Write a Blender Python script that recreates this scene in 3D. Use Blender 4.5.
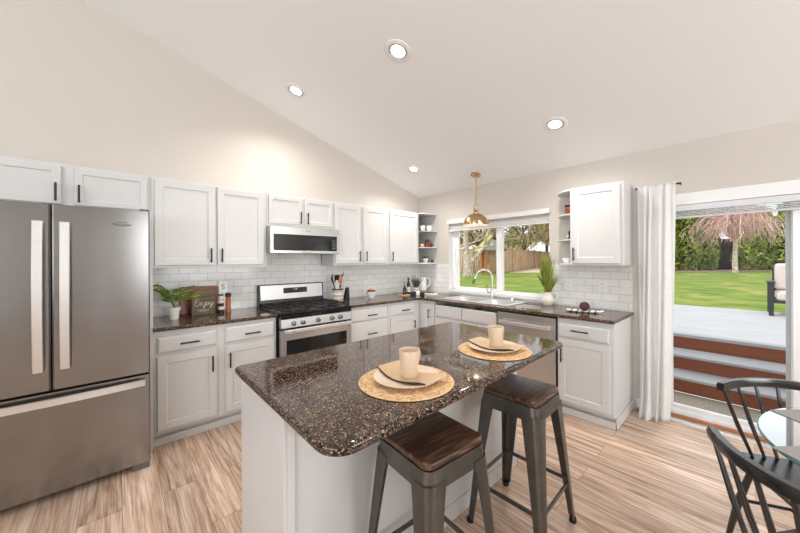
import bpy, math, random
from mathutils import Vector, Matrix
PI = math.pi
scene = bpy.context.scene
for _o in list(bpy.data.objects):
    bpy.data.objects.remove(_o, do_unlink=True)
COL = scene.collection


def lin(r, g, b):
    def f(c):
        c /= 255.0
        return c / 12.92 if c <= 0.04045 else ((c + 0.055) / 1.055) ** 2.4
    return (f(r), f(g), f(b), 1.0)


# ------------------------------------------------------------------ camera
cam_d = bpy.data.cameras.new('camera')
cam = bpy.data.objects.new('camera', cam_d)
COL.objects.link(cam)
cam_d.sensor_width = 36.0
cam_d.lens = 36.0 * 315.178 / 800.0
cam_d.shift_x = (400 - 407.387) / 800.0
cam_d.shift_y = (260.1 - 266.5) / 800.0
cam_d.clip_start = 0.02
cam_d.clip_end = 300
yaw = math.radians(47.4115)
rol = -0.0037
Fv = Vector((math.cos(yaw), math.sin(yaw), 0))
Rv = Vector((math.sin(yaw), -math.cos(yaw), 0))
Uv = Vector((0, 0, 1))
R2 = Rv * math.cos(rol) + Uv * math.sin(rol)
U2 = -Rv * math.sin(rol) + Uv * math.cos(rol)
cam.matrix_world = Matrix(((R2.x, U2.x, -Fv.x, -3.615), (R2.y, U2.y, -Fv.y, -3.6415), (R2.z, U2.z, -Fv.z, 1.4157), (0, 0, 0, 1)))
scene.camera = cam

# ------------------------------------------------------------------ exposure, world, sun, added fill lights
scene.view_settings.view_transform = 'Standard'
scene.view_settings.look = 'None'
scene.view_settings.exposure = 0.07
scene.view_settings.gamma = 1.0
scene.view_settings.use_curve_mapping = False

world = bpy.data.worlds.new('sky')
scene.world = world
world.use_nodes = True
bg = world.node_tree.nodes['Background']
bg.inputs['Color'].default_value = (0.93, 0.965, 1.0, 1)
bg.inputs['Strength'].default_value = 1.5


def add_light(name, kind, loc, direction, energy, color=(1, 1, 1), size=None, size_y=None, **kw):
    d = bpy.data.lights.new(name, kind)
    d.energy = energy
    d.color = color
    if kind == 'AREA':
        d.shape = 'RECTANGLE' if size_y else 'DISK'
        d.size = size
        if size_y:
            d.size_y = size_y
    for k, v in kw.items():
        setattr(d, k, v)
    o = bpy.data.objects.new(name, d)
    COL.objects.link(o)
    o.location = loc
    o.rotation_euler = Vector(direction).to_track_quat('-Z', 'Y').to_euler()
    return o


add_light('sun', 'SUN', (-10, 8, 20), (0.55, -0.30, -0.80), 2.2, (1.0, 0.96, 0.90), angle=0.03)
add_light('rear_fill_light', 'AREA', (-1.5, -7.9, 1.75), (0, 1, 1.0), 152, (0.94, 0.975, 1.0), 2.3, 2.3)  # added fill lamp behind the camera, tilted up to bounce off the ceiling
add_light('side_fill_light', 'AREA', (-8.05, -4.6, 1.75), (1, 0.05, 1.0), 188, (0.87, 0.945, 1.0), 4.4, 2.2)  # second added fill lamp, from the unseen left side of the room
CAN_W = 10.0


# ------------------------------------------------------------------ materials
def new_mat(name):
    m = bpy.data.materials.new(name)
    m.use_nodes = True
    return m, m.node_tree.nodes, m.node_tree.links, m.node_tree.nodes['Principled BSDF']


def plain(name, c, rough=0.5, metal=0.0, spec=0.5, bump=0.0, bscale=60.0, var=0.0, vscale=8.0, sheen=0.0):
    m, n, l, p = new_mat(name)
    p.inputs['Base Color'].default_value = c
    p.inputs['Roughness'].default_value = rough
    p.inputs['Metallic'].default_value = metal
    p.inputs['Specular IOR Level'].default_value = spec
    if sheen:
        p.inputs['Sheen Weight'].default_value = sheen
    tc = n.new('ShaderNodeTexCoord')
    if var:
        nz = n.new('ShaderNodeTexNoise')
        nz.inputs['Scale'].default_value = vscale
        nz.inputs['Detail'].default_value = 4
        l.new(tc.outputs['Object'], nz.inputs['Vector'])
        mx = n.new('ShaderNodeMix')
        mx.data_type = 'RGBA'
        mx.inputs[6].default_value = tuple(x * (1 - var) for x in c[:3]) + (1,)
        mx.inputs[7].default_value = tuple(min(1, x * (1 + var)) for x in c[:3]) + (1,)
        l.new(nz.outputs['Fac'], mx.inputs[0])
        l.new(mx.outputs[2], p.inputs['Base Color'])
    if bump:
        nb = n.new('ShaderNodeTexNoise')
        nb.inputs['Scale'].default_value = bscale
        nb.inputs['Detail'].default_value = 3
        l.new(tc.outputs['Object'], nb.inputs['Vector'])
        b = n.new('ShaderNodeBump')
        b.inputs['Strength'].default_value = bump
        b.inputs['Distance'].default_value = 0.002
        l.new(nb.outputs['Fac'], b.inputs['Height'])
        l.new(b.outputs['Normal'], p.inputs['Normal'])
    return m


def emit(name, c, s):
    m, n, l, p = new_mat(name)
    p.inputs['Base Color'].default_value = (0.8, 0.8, 0.8, 1)
    p.inputs['Emission Color'].default_value = c
    p.inputs['Emission Strength'].default_value = s
    return m


def ramp(n, stops, interp='LINEAR'):
    r = n.new('ShaderNodeValToRGB')
    r.color_ramp.interpolation = interp
    e = r.color_ramp.elements
    e[0].position, e[0].color = stops[0]
    e[1].position, e[1].color = stops[-1]
    for pos, c in stops[1:-1]:
        x = e.new(pos)
        x.color = c
    return r


def mapping(n, l, out, scale=(1, 1, 1), rot=(0, 0, 0), loc=(0, 0, 0)):
    mp = n.new('ShaderNodeMapping')
    mp.inputs['Scale'].default_value = scale
    mp.inputs['Rotation'].default_value = rot
    mp.inputs['Location'].default_value = loc
    l.new(out, mp.inputs['Vector'])
    return mp


def mat_floor():
    m, n, l, p = new_mat('vinyl_plank')
    tc = n.new('ShaderNodeTexCoord')
    sx = n.new('ShaderNodeSeparateXYZ')
    l.new(tc.outputs['Object'], sx.inputs[0])
    cb = n.new('ShaderNodeCombineXYZ')
    l.new(sx.outputs['Y'], cb.inputs['X'])
    l.new(sx.outputs['X'], cb.inputs['Y'])
    br = n.new('ShaderNodeTexBrick')
    br.offset = 0.37
    br.inputs['Scale'].default_value = 1.0
    br.inputs['Brick Width'].default_value = 1.22
    br.inputs['Row Height'].default_value = 0.18
    br.inputs['Mortar Size'].default_value = 0.0012
    br.inputs['Mortar Smooth'].default_value = 0.3
    br.inputs['Bias'].default_value = 0.0
    br.inputs['Color1'].default_value = (0, 0, 0, 1)
    br.inputs['Color2'].default_value = (1, 1, 1, 1)
    br.inputs['Mortar'].default_value = (0.5, 0.5, 0.5, 1)
    l.new(cb.outputs[0], br.inputs['Vector'])
    # per plank offset of the grain
    off = n.new('ShaderNodeVectorMath')
    off.operation = 'MULTIPLY_ADD'
    l.new(br.outputs['Color'], off.inputs[0])
    off.inputs[1].default_value = (13.0, 7.0, 5.0)
    l.new(tc.outputs['Object'], off.inputs[2])
    mp = mapping(n, l, off.outputs[0], (10, 0.75, 1))
    nz = n.new('ShaderNodeTexNoise')
    nz.inputs['Scale'].default_value = 1.6
    nz.inputs['Detail'].default_value = 7
    nz.inputs['Roughness'].default_value = 0.62
    nz.inputs['Distortion'].default_value = 1.5
    l.new(mp.outputs[0], nz.inputs['Vector'])
    mp2 = mapping(n, l, off.outputs[0], (110, 3.0, 1))
    nf = n.new('ShaderNodeTexNoise')
    nf.inputs['Scale'].default_value = 1.0
    nf.inputs['Detail'].default_value = 5
    l.new(mp2.outputs[0], nf.inputs['Vector'])
    r1 = ramp(n, [(0.26, lin(128, 97, 77)), (0.42, lin(188, 158, 135)), (0.58, lin(218, 193, 173)), (0.76, lin(236, 218, 204))])
    l.new(nz.outputs['Fac'], r1.inputs[0])
    r2 = ramp(n, [(0.36, (0.62, 0.57, 0.53, 1)), (0.54, (1, 1, 1, 1))])
    l.new(nf.outputs['Fac'], r2.inputs[0])
    mx = n.new('ShaderNodeMix')
    mx.data_type = 'RGBA'
    mx.blend_type = 'MULTIPLY'
    mx.inputs[0].default_value = 0.75
    l.new(r1.outputs[0], mx.inputs[6])
    l.new(r2.outputs[0], mx.inputs[7])
    r3 = ramp(n, [(0.0, (0.80, 0.78, 0.76, 1)), (1.0, (1.10, 1.08, 1.07, 1))])
    l.new(br.outputs['Color'], r3.inputs[0])
    mx2 = n.new('ShaderNodeMix')
    mx2.data_type = 'RGBA'
    mx2.blend_type = 'MULTIPLY'
    mx2.inputs[0].default_value = 1.0
    l.new(mx.outputs[2], mx2.inputs[6])
    l.new(r3.outputs[0], mx2.inputs[7])
    # knots
    mpk = mapping(n, l, off.outputs[0], (3.2, 1.3, 1))
    vk = n.new('ShaderNodeTexVoronoi')
    vk.inputs['Scale'].default_value = 1.0
    l.new(mpk.outputs[0], vk.inputs['Vector'])
    rk = ramp(n, [(0.0, (0.35, 0.27, 0.22, 1)), (0.045, (0.55, 0.45, 0.38, 1)), (0.10, (1, 1, 1, 1))])
    l.new(vk.outputs['Distance'], rk.inputs[0])
    mx4 = n.new('ShaderNodeMix')
    mx4.data_type = 'RGBA'
    mx4.blend_type = 'MULTIPLY'
    mx4.inputs[0].default_value = 0.7
    l.new(mx2.outputs[2], mx4.inputs[6])
    l.new(rk.outputs[0], mx4.inputs[7])
    mx3 = n.new('ShaderNodeMix')
    mx3.data_type = 'RGBA'
    mx3.inputs[7].default_value = lin(95, 72, 56)
    l.new(br.outputs['Fac'], mx3.inputs[0])
    l.new(mx4.outputs[2], mx3.inputs[6])
    l.new(mx3.outputs[2], p.inputs['Base Color'])
    p.inputs['Roughness'].default_value = 0.30
    b = n.new('ShaderNodeBump')
    b.inputs['Strength'].default_value = 0.12
    b.inputs['Distance'].default_value = 0.002
    l.new(nf.outputs['Fac'], b.inputs['Height'])
    l.new(b.outputs['Normal'], p.inputs['Normal'])
    return m


def mat_tile(name, axis, u0, v0):
    m, n, l, p = new_mat(name)
    tc = n.new('ShaderNodeTexCoord')
    sx = n.new('ShaderNodeSeparateXYZ')
    l.new(tc.outputs['Object'], sx.inputs[0])
    cb = n.new('ShaderNodeCombineXYZ')
    l.new(sx.outputs[axis], cb.inputs['X'])
    l.new(sx.outputs['Z'], cb.inputs['Y'])
    ad = n.new('ShaderNodeVectorMath')
    ad.operation = 'SUBTRACT'
    ad.inputs[1].default_value = (u0, v0, 0)
    l.new(cb.outputs[0], ad.inputs[0])
    br = n.new('ShaderNodeTexBrick')
    br.offset = 0.5
    br.inputs['Scale'].default_value = 1.0
    br.inputs['Brick Width'].default_value = 0.1535
    br.inputs['Row Height'].default_value = 0.0737
    br.inputs['Mortar Size'].default_value = 0.0021
    br.inputs['Mortar Smooth'].default_value = 0.4
    br.inputs['Color1'].default_value = lin(240, 238, 235)
    br.inputs['Color2'].default_value = lin(231, 229, 226)
    br.inputs['Mortar'].default_value = lin(186, 181, 175)
    l.new(ad.outputs[0], br.inputs['Vector'])
    l.new(br.outputs['Color'], p.inputs['Base Color'])
    nb = n.new('ShaderNodeTexNoise')
    nb.inputs['Scale'].default_value = 9
    l.new(tc.outputs['Object'], nb.inputs['Vector'])
    mul = n.new('ShaderNodeMath')
    mul.operation = 'MULTIPLY_ADD'
    mul.inputs[1].default_value = -1.0
    mul.inputs[2].default_value = 1.0
    l.new(br.outputs['Fac'], mul.inputs[0])
    add = n.new('ShaderNodeMath')
    add.operation = 'MULTIPLY_ADD'
    add.inputs[1].default_value = 0.5
    l.new(nb.outputs['Fac'], add.inputs[0])
    l.new(mul.outputs[0], add.inputs[2])
    b = n.new('ShaderNodeBump')
    b.inputs['Strength'].default_value = 0.35
    b.inputs['Distance'].default_value = 0.004
    l.new(add.outputs[0], b.inputs['Height'])
    l.new(b.outputs['Normal'], p.inputs['Normal'])
    p.inputs['Roughness'].default_value = 0.12
    return m


def mat_granite():
    m, n, l, p = new_mat('speckled_granite')
    tc = n.new('ShaderNodeTexCoord')
    nz = n.new('ShaderNodeTexNoise')
    nz.inputs['Scale'].default_value = 40
    nz.inputs['Detail'].default_value = 4
    l.new(tc.outputs['Object'], nz.inputs['Vector'])
    dist = n.new('ShaderNodeVectorMath')
    dist.operation = 'MULTIPLY_ADD'
    dist.inputs[1].default_value = (0.02, 0.02, 0.02)
    l.new(nz.outputs['Color'], dist.inputs[0])
    l.new(tc.outputs['Object'], dist.inputs[2])
    v = n.new('ShaderNodeTexVoronoi')
    v.inputs['Scale'].default_value = 215
    l.new(dist.outputs[0], v.inputs['Vector'])
    sep = n.new('ShaderNodeSeparateColor')
    l.new(v.outputs['Color'], sep.inputs[0])
    r = ramp(n, [(0.0, lin(20, 17, 16)), (0.26, lin(46, 35, 29)), (0.44, lin(82, 62, 49)), (0.62, lin(116, 90, 71)),
                 (0.82, lin(146, 120, 100)), (0.94, lin(184, 160, 138))], 'CONSTANT')
    l.new(sep.outputs[0], r.inputs[0])
    v2 = n.new('ShaderNodeTexVoronoi')
    v2.inputs['Scale'].default_value = 480
    l.new(dist.outputs[0], v2.inputs['Vector'])
    sep2 = n.new('ShaderNodeSeparateColor')
    l.new(v2.outputs['Color'], sep2.inputs[0])
    r2 = ramp(n, [(0.0, (0.22, 0.20, 0.2, 1)), (0.30, (0.8, 0.8, 0.8, 1)), (0.85, (1.3, 1.25, 1.2, 1))], 'CONSTANT')
    l.new(sep2.outputs[1], r2.inputs[0])
    mx = n.new('ShaderNodeMix')
    mx.data_type = 'RGBA'
    mx.blend_type = 'MULTIPLY'
    mx.inputs[0].default_value = 1.0
    l.new(r.outputs[0], mx.inputs[6])
    l.new(r2.outputs[0], mx.inputs[7])
    l.new(mx.outputs[2], p.inputs['Base Color'])
    p.inputs['Roughness'].default_value = 0.05
    p.inputs['Specular IOR Level'].default_value = 0.48
    return m


def mat_steel(name, c, rough, aniso=True, streak=0.05):
    m, n, l, p = new_mat(name)
    tc = n.new('ShaderNodeTexCoord')
    mp = mapping(n, l, tc.outputs['Object'], (1.5, 1.5, 60))
    nz = n.new('ShaderNodeTexNoise')
    nz.inputs['Scale'].default_value = 1.0
    nz.inputs['Detail'].default_value = 2
    l.new(mp.outputs[0], nz.inputs['Vector'])
    mx = n.new('ShaderNodeMix')
    mx.data_type = 'RGBA'
    mx.inputs[6].default_value = tuple(x * (1 - streak) for x in c[:3]) + (1,)
    mx.inputs[7].default_value = tuple(x * (1 + streak) for x in c[:3]) + (1,)
    l.new(nz.outputs['Fac'], mx.inputs[0])
    l.new(mx.outputs[2], p.inputs['Base Color'])
    p.inputs['Metallic'].default_value = 1.0
    p.inputs['Roughness'].default_value = rough
    return m


def mat_wood(name, dark, mid, light, scale=(1, 14, 14), rough=0.4, dist=1.2, fine=1.0):
    m, n, l, p = new_mat(name)
    tc = n.new('ShaderNodeTexCoord')
    mp = mapping(n, l, tc.outputs['Object'], scale)
    nz = n.new('ShaderNodeTexNoise')
    nz.inputs['Scale'].default_value = 2.2 * fine
    nz.inputs['Detail'].default_value = 6
    nz.inputs['Distortion'].default_value = dist
    l.new(mp.outputs[0], nz.inputs['Vector'])
    r = ramp(n, [(0.3, dark), (0.5, mid), (0.72, light)])
    l.new(nz.outputs['Fac'], r.inputs[0])
    l.new(r.outputs[0], p.inputs['Base Color'])
    p.inputs['Roughness'].default_value = rough
    return m


def mat_stripes(name, cols, period, axis='Z', rough=0.4):
    m, n, l, p = new_mat(name)
    tc = n.new('ShaderNodeTexCoord')
    sx = n.new('ShaderNodeSeparateXYZ')
    l.new(tc.outputs['Object'], sx.inputs[0])
    d = n.new('ShaderNodeMath')
    d.operation = 'DIVIDE'
    d.inputs[1].default_value = period
    l.new(sx.outputs[axis], d.inputs[0])
    fr = n.new('ShaderNodeMath')
    fr.operation = 'FRACT'
    l.new(d.outputs[0], fr.inputs[0])
    k = len(cols)
    r = ramp(n, [(i / k, c) for i, c in enumerate(cols)], 'CONSTANT')
    l.new(fr.outputs[0], r.inputs[0])
    l.new(r.outputs[0], p.inputs['Base Color'])
    p.inputs['Roughness'].default_value = rough
    return m


def mat_leaf(name, cols, rough=0.55, trans=0.0):
    m, n, l, p = new_mat(name)
    g = n.new('ShaderNodeNewGeometry')
    k = len(cols)
    r = ramp(n, [(i / (k - 1), c) for i, c in enumerate(cols)])
    l.new(g.outputs['Random Per Island'], r.inputs[0])
    l.new(r.outputs[0], p.inputs['Base Color'])
    p.inputs['Roughness'].default_value = rough
    if trans:
        t = n.new('ShaderNodeBsdfTranslucent')
        l.new(r.outputs[0], t.inputs['Color'])
        ms = n.new('ShaderNodeMixShader')
        ms.inputs[0].default_value = trans
        l.new(p.outputs[0], ms.inputs[1])
        l.new(t.outputs[0], ms.inputs[2])
        l.new(ms.outputs[0], n['Material Output'].inputs[0])
    return m


def mat_glass(name, tint=(1, 1, 1, 1), refl=0.06, rough=0.0):
    """thin clear pane: mostly transparent with a mirror share that grows at grazing angles"""
    m, n, l, p = new_mat(name)
    n.remove(p)
    tr = n.new('ShaderNodeBsdfTransparent')
    tr.inputs[0].default_value = tint
    gl = n.new('ShaderNodeBsdfGlossy')
    gl.inputs['Roughness'].default_value = rough
    fz = n.new('ShaderNodeFresnel')
    fz.inputs['IOR'].default_value = 1.45
    sc = n.new('ShaderNodeMath')
    sc.operation = 'MULTIPLY'
    sc.inputs[1].default_value = refl
    l.new(fz.outputs[0], sc.inputs[0])
    ms = n.new('ShaderNodeMixShader')
    l.new(sc.outputs[0], ms.inputs[0])
    l.new(tr.outputs[0], ms.inputs[1])
    l.new(gl.outputs[0], ms.inputs[2])
    l.new(ms.outputs[0], n['Material Output'].inputs[0])
    return m


def mat_noise2(name, stops, scale, rough=0.9, detail=6, bump=0.0, stretch=(1, 1, 1)):
    m, n, l, p = new_mat(name)
    tc = n.new('ShaderNodeTexCoord')
    mp = mapping(n, l, tc.outputs['Object'], stretch)
    nz = n.new('ShaderNodeTexNoise')
    nz.inputs['Scale'].default_value = scale
    nz.inputs['Detail'].default_value = detail
    nz.inputs['Roughness'].default_value = 0.65
    l.new(mp.outputs[0], nz.inputs['Vector'])
    r = ramp(n, stops)
    l.new(nz.outputs['Fac'], r.inputs[0])
    l.new(r.outputs[0], p.inputs['Base Color'])
    p.inputs['Roughness'].default_value = rough
    if bump:
        b = n.new('ShaderNodeBump')
        b.inputs['Strength'].default_value = bump
        b.inputs['Distance'].default_value = 0.03
        l.new(nz.outputs['Fac'], b.inputs['Height'])
        l.new(b.outputs['Normal'], p.inputs['Normal'])
    return m


M = {}
M['wall'] = plain('wall_paint', lin(208, 200, 191), 0.75, bump=0.05, bscale=180)
M['ceiling'] = plain('ceiling_paint', lin(240, 239, 238), 0.85, bump=0.10, bscale=140)
M['white'] = plain('white_cabinet_paint', lin(210, 208, 206), 0.30, bump=0.02, bscale=90)
M['trimw'] = plain('white_trim_paint', lin(236, 234, 232), 0.35)
M['vinyl'] = plain('white_vinyl', lin(238, 238, 238), 0.3)
M['grey_vinyl'] = plain('grey_screen_frame', lin(196, 196, 197), 0.4)
M['floor'] = mat_floor()
M['tileA'] = mat_tile('subway_tile_left', 'X', -3.19, 0.9245)
M['tileB'] = mat_tile('subway_tile_right', 'Y', -2.62, 0.9245)
M['granite'] = mat_granite()
M['steel'] = mat_steel('brushed_steel', (0.58, 0.57, 0.565, 1), 0.26, streak=0.03)
M['steel_range'] = mat_steel('satin_range_steel', (0.60, 0.59, 0.585, 1), 0.42, streak=0.03)
M['steel_dark'] = mat_steel('dark_brushed_steel', (0.31, 0.303, 0.298, 1), 0.19)
M['steel_light'] = mat_steel('bright_brushed_steel', (0.80, 0.79, 0.78, 1), 0.35)
M['chrome'] = plain('chrome', (0.75, 0.75, 0.75, 1), 0.12, 1.0)
M['black_metal'] = plain('black_metal', lin(18, 17, 17), 0.35)
M['black_gloss'] = plain('black_glass', lin(10, 10, 11), 0.06)
M['black_enamel'] = plain('black_enamel', lin(22, 22, 23), 0.22)
M['cast_iron'] = plain('cast_iron', lin(26, 26, 27), 0.55, bump=0.1)
M['grey_plastic'] = plain('grey_plastic', lin(96, 100, 98), 0.5)
M['grey_side'] = plain('grey_enamel', lin(88, 85, 83), 0.45)
M['brass'] = plain('brushed_brass', lin(200, 168, 128), 0.22, 1.0)
M['lamp_white'] = plain('white_enamel_inside', lin(245, 240, 230), 0.4)
M['bulb'] = emit('bulb_glow', (1.0, 0.90, 0.74, 1), 9.0)
M['can_glow'] = emit('downlight_glow', (1.0, 0.95, 0.86, 1), 5.0)
M['gun'] = plain('gunmetal_sheet', lin(104, 101, 97), 0.32, 0.9, var=0.35, vscale=14)
M['rubber'] = plain('black_rubber', lin(24, 24, 24), 0.7)
M['seatwood'] = mat_wood('dark_stained_seat', lin(40, 25, 17), lin(70, 45, 31), lin(128, 96, 74), (1.4, 16, 16), 0.3, 2.0)
M['mat'] = mat_noise2('woven_straw', [(0.3, lin(168, 124, 80)), (0.5, lin(220, 180, 132)), (0.7, lin(236, 204, 160))], 70, 0.8, 3, 0.4)
M['ceramic'] = plain('beige_ceramic', lin(214, 188, 160), 0.35)
M['ceramic_plate'] = plain('cream_ceramic', lin(222, 200, 176), 0.35)
M['napkin'] = plain('tan_linen', lin(208, 178, 144), 0.85, bump=0.5, bscale=400, var=0.15, vscale=160)
M['piping'] = plain('dark_brown_piping', lin(60, 42, 30), 0.8)
M['curtain'] = None
M['white_ceramic'] = plain('white_ceramic', lin(240, 238, 234), 0.25)
M['cream_pitcher'] = plain('cream_stoneware', lin(226, 216, 204), 0.35)
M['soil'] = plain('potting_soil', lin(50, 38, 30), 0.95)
M['palm'] = mat_leaf('palm_leaf', [lin(50, 78, 28), lin(104, 138, 44), lin(172, 190, 82)])
M['grassblade'] = mat_leaf('ornamental_grass', [lin(72, 100, 34), lin(132, 156, 58), lin(188, 168, 90), lin(150, 160, 62), lin(92, 126, 44)], trans=0.2)
M['succ'] = mat_leaf('grey_green_leaf', [lin(52, 66, 52), lin(92, 108, 86), lin(120, 132, 108)])
M['board'] = mat_wood('red_brown_board', lin(96, 46, 24), lin(140, 74, 42), lin(166, 96, 58), (2, 2, 14), 0.4)
M['board_light'] = mat_wood('maple_board', lin(180, 136, 92), lin(206, 164, 118), lin(222, 184, 140), (3, 12, 12), 0.5)
M['sign'] = mat_wood('grey_brown_sign', lin(92, 82, 66), lin(116, 104, 84), lin(132, 120, 98), (2, 2, 18), 0.7)
M['sign_text'] = plain('cream_lettering', lin(240, 232, 214), 0.6)
M['marble'] = plain('white_marble', lin(232, 228, 222), 0.25, var=0.06, vscale=9)
M['mill'] = mat_wood('orange_wood_mill', lin(150, 82, 42), lin(186, 110, 62), lin(208, 138, 86), (3, 3, 3), 0.3)
M['bw'] = mat_stripes('black_white_stripes', [lin(30, 26, 24), lin(236, 230, 222)], 0.062)
M['crockm'] = mat_stripes('banded_stoneware', [lin(218, 204, 190), lin(160, 140, 124), lin(226, 214, 202), lin(226, 214, 202)], 0.05)
M['navy'] = plain('navy_cloth', lin(34, 40, 58), 0.8)
M['darkglass'] = plain('dark_glass_bottle', lin(24, 22, 20), 0.08)
M['amber'] = plain('amber_jar', lin(120, 58, 26), 0.15)
M['fruit_red'] = plain('red_fruit', lin(120, 30, 26), 0.35)
M['fruit_or'] = plain('orange_fruit', lin(226, 150, 50), 0.45)
M['fruit_dk'] = plain('dark_plum', lin(52, 24, 34), 0.35)
M['wine'] = plain('dark_wine_wicker', lin(66, 26, 22), 0.5, bump=0.8, bscale=60, var=0.5, vscale=40)
M['dishm'] = mat_stripes('white_dish_black_stripes', [lin(238, 234, 230), lin(238, 234, 230), lin(238, 234, 230), lin(40, 36, 36)], 0.05, 'Y')
M['glass'] = mat_glass('window_glass', (0.97, 0.98, 0.98, 1), 0.08)
M['tableglass'] = mat_glass('table_glass', (0.80, 0.88, 0.87, 1), 5.0)
M['tableedge'] = plain('teal_glass_edge', lin(60, 120, 120), 0.15)
M['shade_cloth'] = plain('grey_shade_cloth', lin(206, 203, 200), 0.9, bump=0.3, bscale=200)
M['blind'] = plain('grey_white_blind', lin(216, 217, 220), 0.5)
M['chairblack'] = plain('black_lacquer', lin(24, 21, 20), 0.22, spec=0.9)
M['woven_grey'] = plain('grey_woven_mat', lin(150, 147, 145), 0.9, bump=0.6, bscale=500, var=0.25, vscale=220)
M['bronze'] = plain('bronze_threshold', lin(168, 104, 62), 0.45)
M['patio'] = mat_noise2('exposed_aggregate', [(0.3, lin(110, 98, 84)), (0.5, lin(160, 148, 132)), (0.7, lin(196, 186, 170))], 60, 0.9, 5)
M['decktop'] = mat_noise2('pale_grey_decking', [(0.3, lin(166, 165, 168)), (0.7, lin(186, 185, 188))], 3.0, 0.7, 5, 0.0, (6, 0.6, 1))
M['riser'] = mat_noise2('red_brown_riser', [(0.3, lin(132, 74, 50)), (0.7, lin(156, 92, 66))], 60, 0.75, 4)
M['lawn'] = mat_noise2('lawn', [(0.30, lin(68, 90, 16)), (0.45, lin(100, 124, 26)), (0.56, lin(124, 138, 44)), (0.66, lin(164, 146, 88))], 1.1, 0.95, 9, 0.3)
M['gravel'] = mat_noise2('tan_gravel', [(0.3, lin(172, 150, 122)), (0.7, lin(222, 204, 178))], 6, 0.95, 5)
M['mulch'] = mat_noise2('bark_mulch', [(0.3, lin(70, 54, 44)), (0.5, lin(128, 106, 88)), (0.72, lin(190, 172, 152))], 5, 0.95, 5)
M['fence'] = mat_wood('weathered_fence', lin(146, 116, 90), lin(194, 162, 130), lin(218, 190, 158), (5, 5, 0.5), 0.85)
M['fencedark'] = mat_wood('dark_fence', lin(58, 46, 40), lin(84, 66, 56), lin(104, 84, 72), (5, 5, 0.5), 0.85)
M['cedar'] = mat_wood('orange_cedar', lin(150, 92, 52), lin(184, 118, 72), lin(200, 138, 90), (5, 5, 0.6), 0.8)
M['moss'] = mat_noise2('mossy_roof', [(0.35, lin(150, 140, 70)), (0.6, lin(196, 190, 84))], 4, 0.95)
M['gable'] = plain('grey_gable', lin(176, 170, 164), 0.8)
M['barkpale'] = mat_noise2('pale_bark', [(0.35, lin(150, 132, 118)), (0.55, lin(206, 190, 176)), (0.7, lin(228, 216, 204))], 5, 0.95, 5, 0.3)
M['barkdark'] = mat_noise2('dark_bark', [(0.35, lin(70, 56, 46)), (0.65, lin(118, 98, 82))], 6, 0.95, 5, 0.3)
M['twig'] = mat_leaf('pink_brown_twig', [lin(164, 122, 112), lin(206, 164, 154), lin(236, 206, 198)])
M['hedge'] = mat_leaf('evergreen_spray', [lin(48, 62, 18), lin(104, 124, 38), lin(152, 168, 62), lin(190, 194, 88)])
M['olive'] = mat_leaf('olive_leaf', [lin(120, 108, 66), lin(186, 170, 108), lin(214, 198, 140), lin(232, 214, 172), lin(156, 152, 84)])
M['brownleaf'] = mat_leaf('brown_leaf', [lin(150, 122, 90), lin(208, 182, 144), lin(232, 208, 176), lin(180, 166, 112)])
M['patioframe'] = plain('charcoal_frame', lin(48, 49, 52), 0.5)
M['cushion'] = plain('taupe_cushion', lin(206, 194, 186), 0.9, bump=0.2, bscale=300)
M['plate'] = plain('white_switch_plate', lin(238, 236, 232), 0.35)
M['outlet_dark'] = plain('dark_slots', lin(70, 66, 62), 0.5)
M['emblem'] = plain('grey_lettering', lin(120, 116, 112), 0.4, 0.6)
M['display'] = plain('dark_display', lin(16, 17, 19), 0.12)
M['kettle_wood'] = plain('kettle_wood_base', lin(196, 150, 96), 0.5)


def mat_curtain():
    m, n, l, p = new_mat('sheer_white_curtain')
    p.inputs['Base Color'].default_value = lin(250, 249, 247)
    p.inputs['Roughness'].default_value = 0.9
    t = n.new('ShaderNodeBsdfTranslucent')
    t.inputs['Color'].default_value = lin(250, 249, 247)
    ms = n.new('ShaderNodeMixShader')
    ms.inputs[0].default_value = 0.5
    l.new(p.outputs[0], ms.inputs[1])
    l.new(t.outputs[0], ms.inputs[2])
    l.new(ms.outputs[0], n['Material Output'].inputs[0])
    return m


M['curtain'] = mat_curtain()


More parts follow.
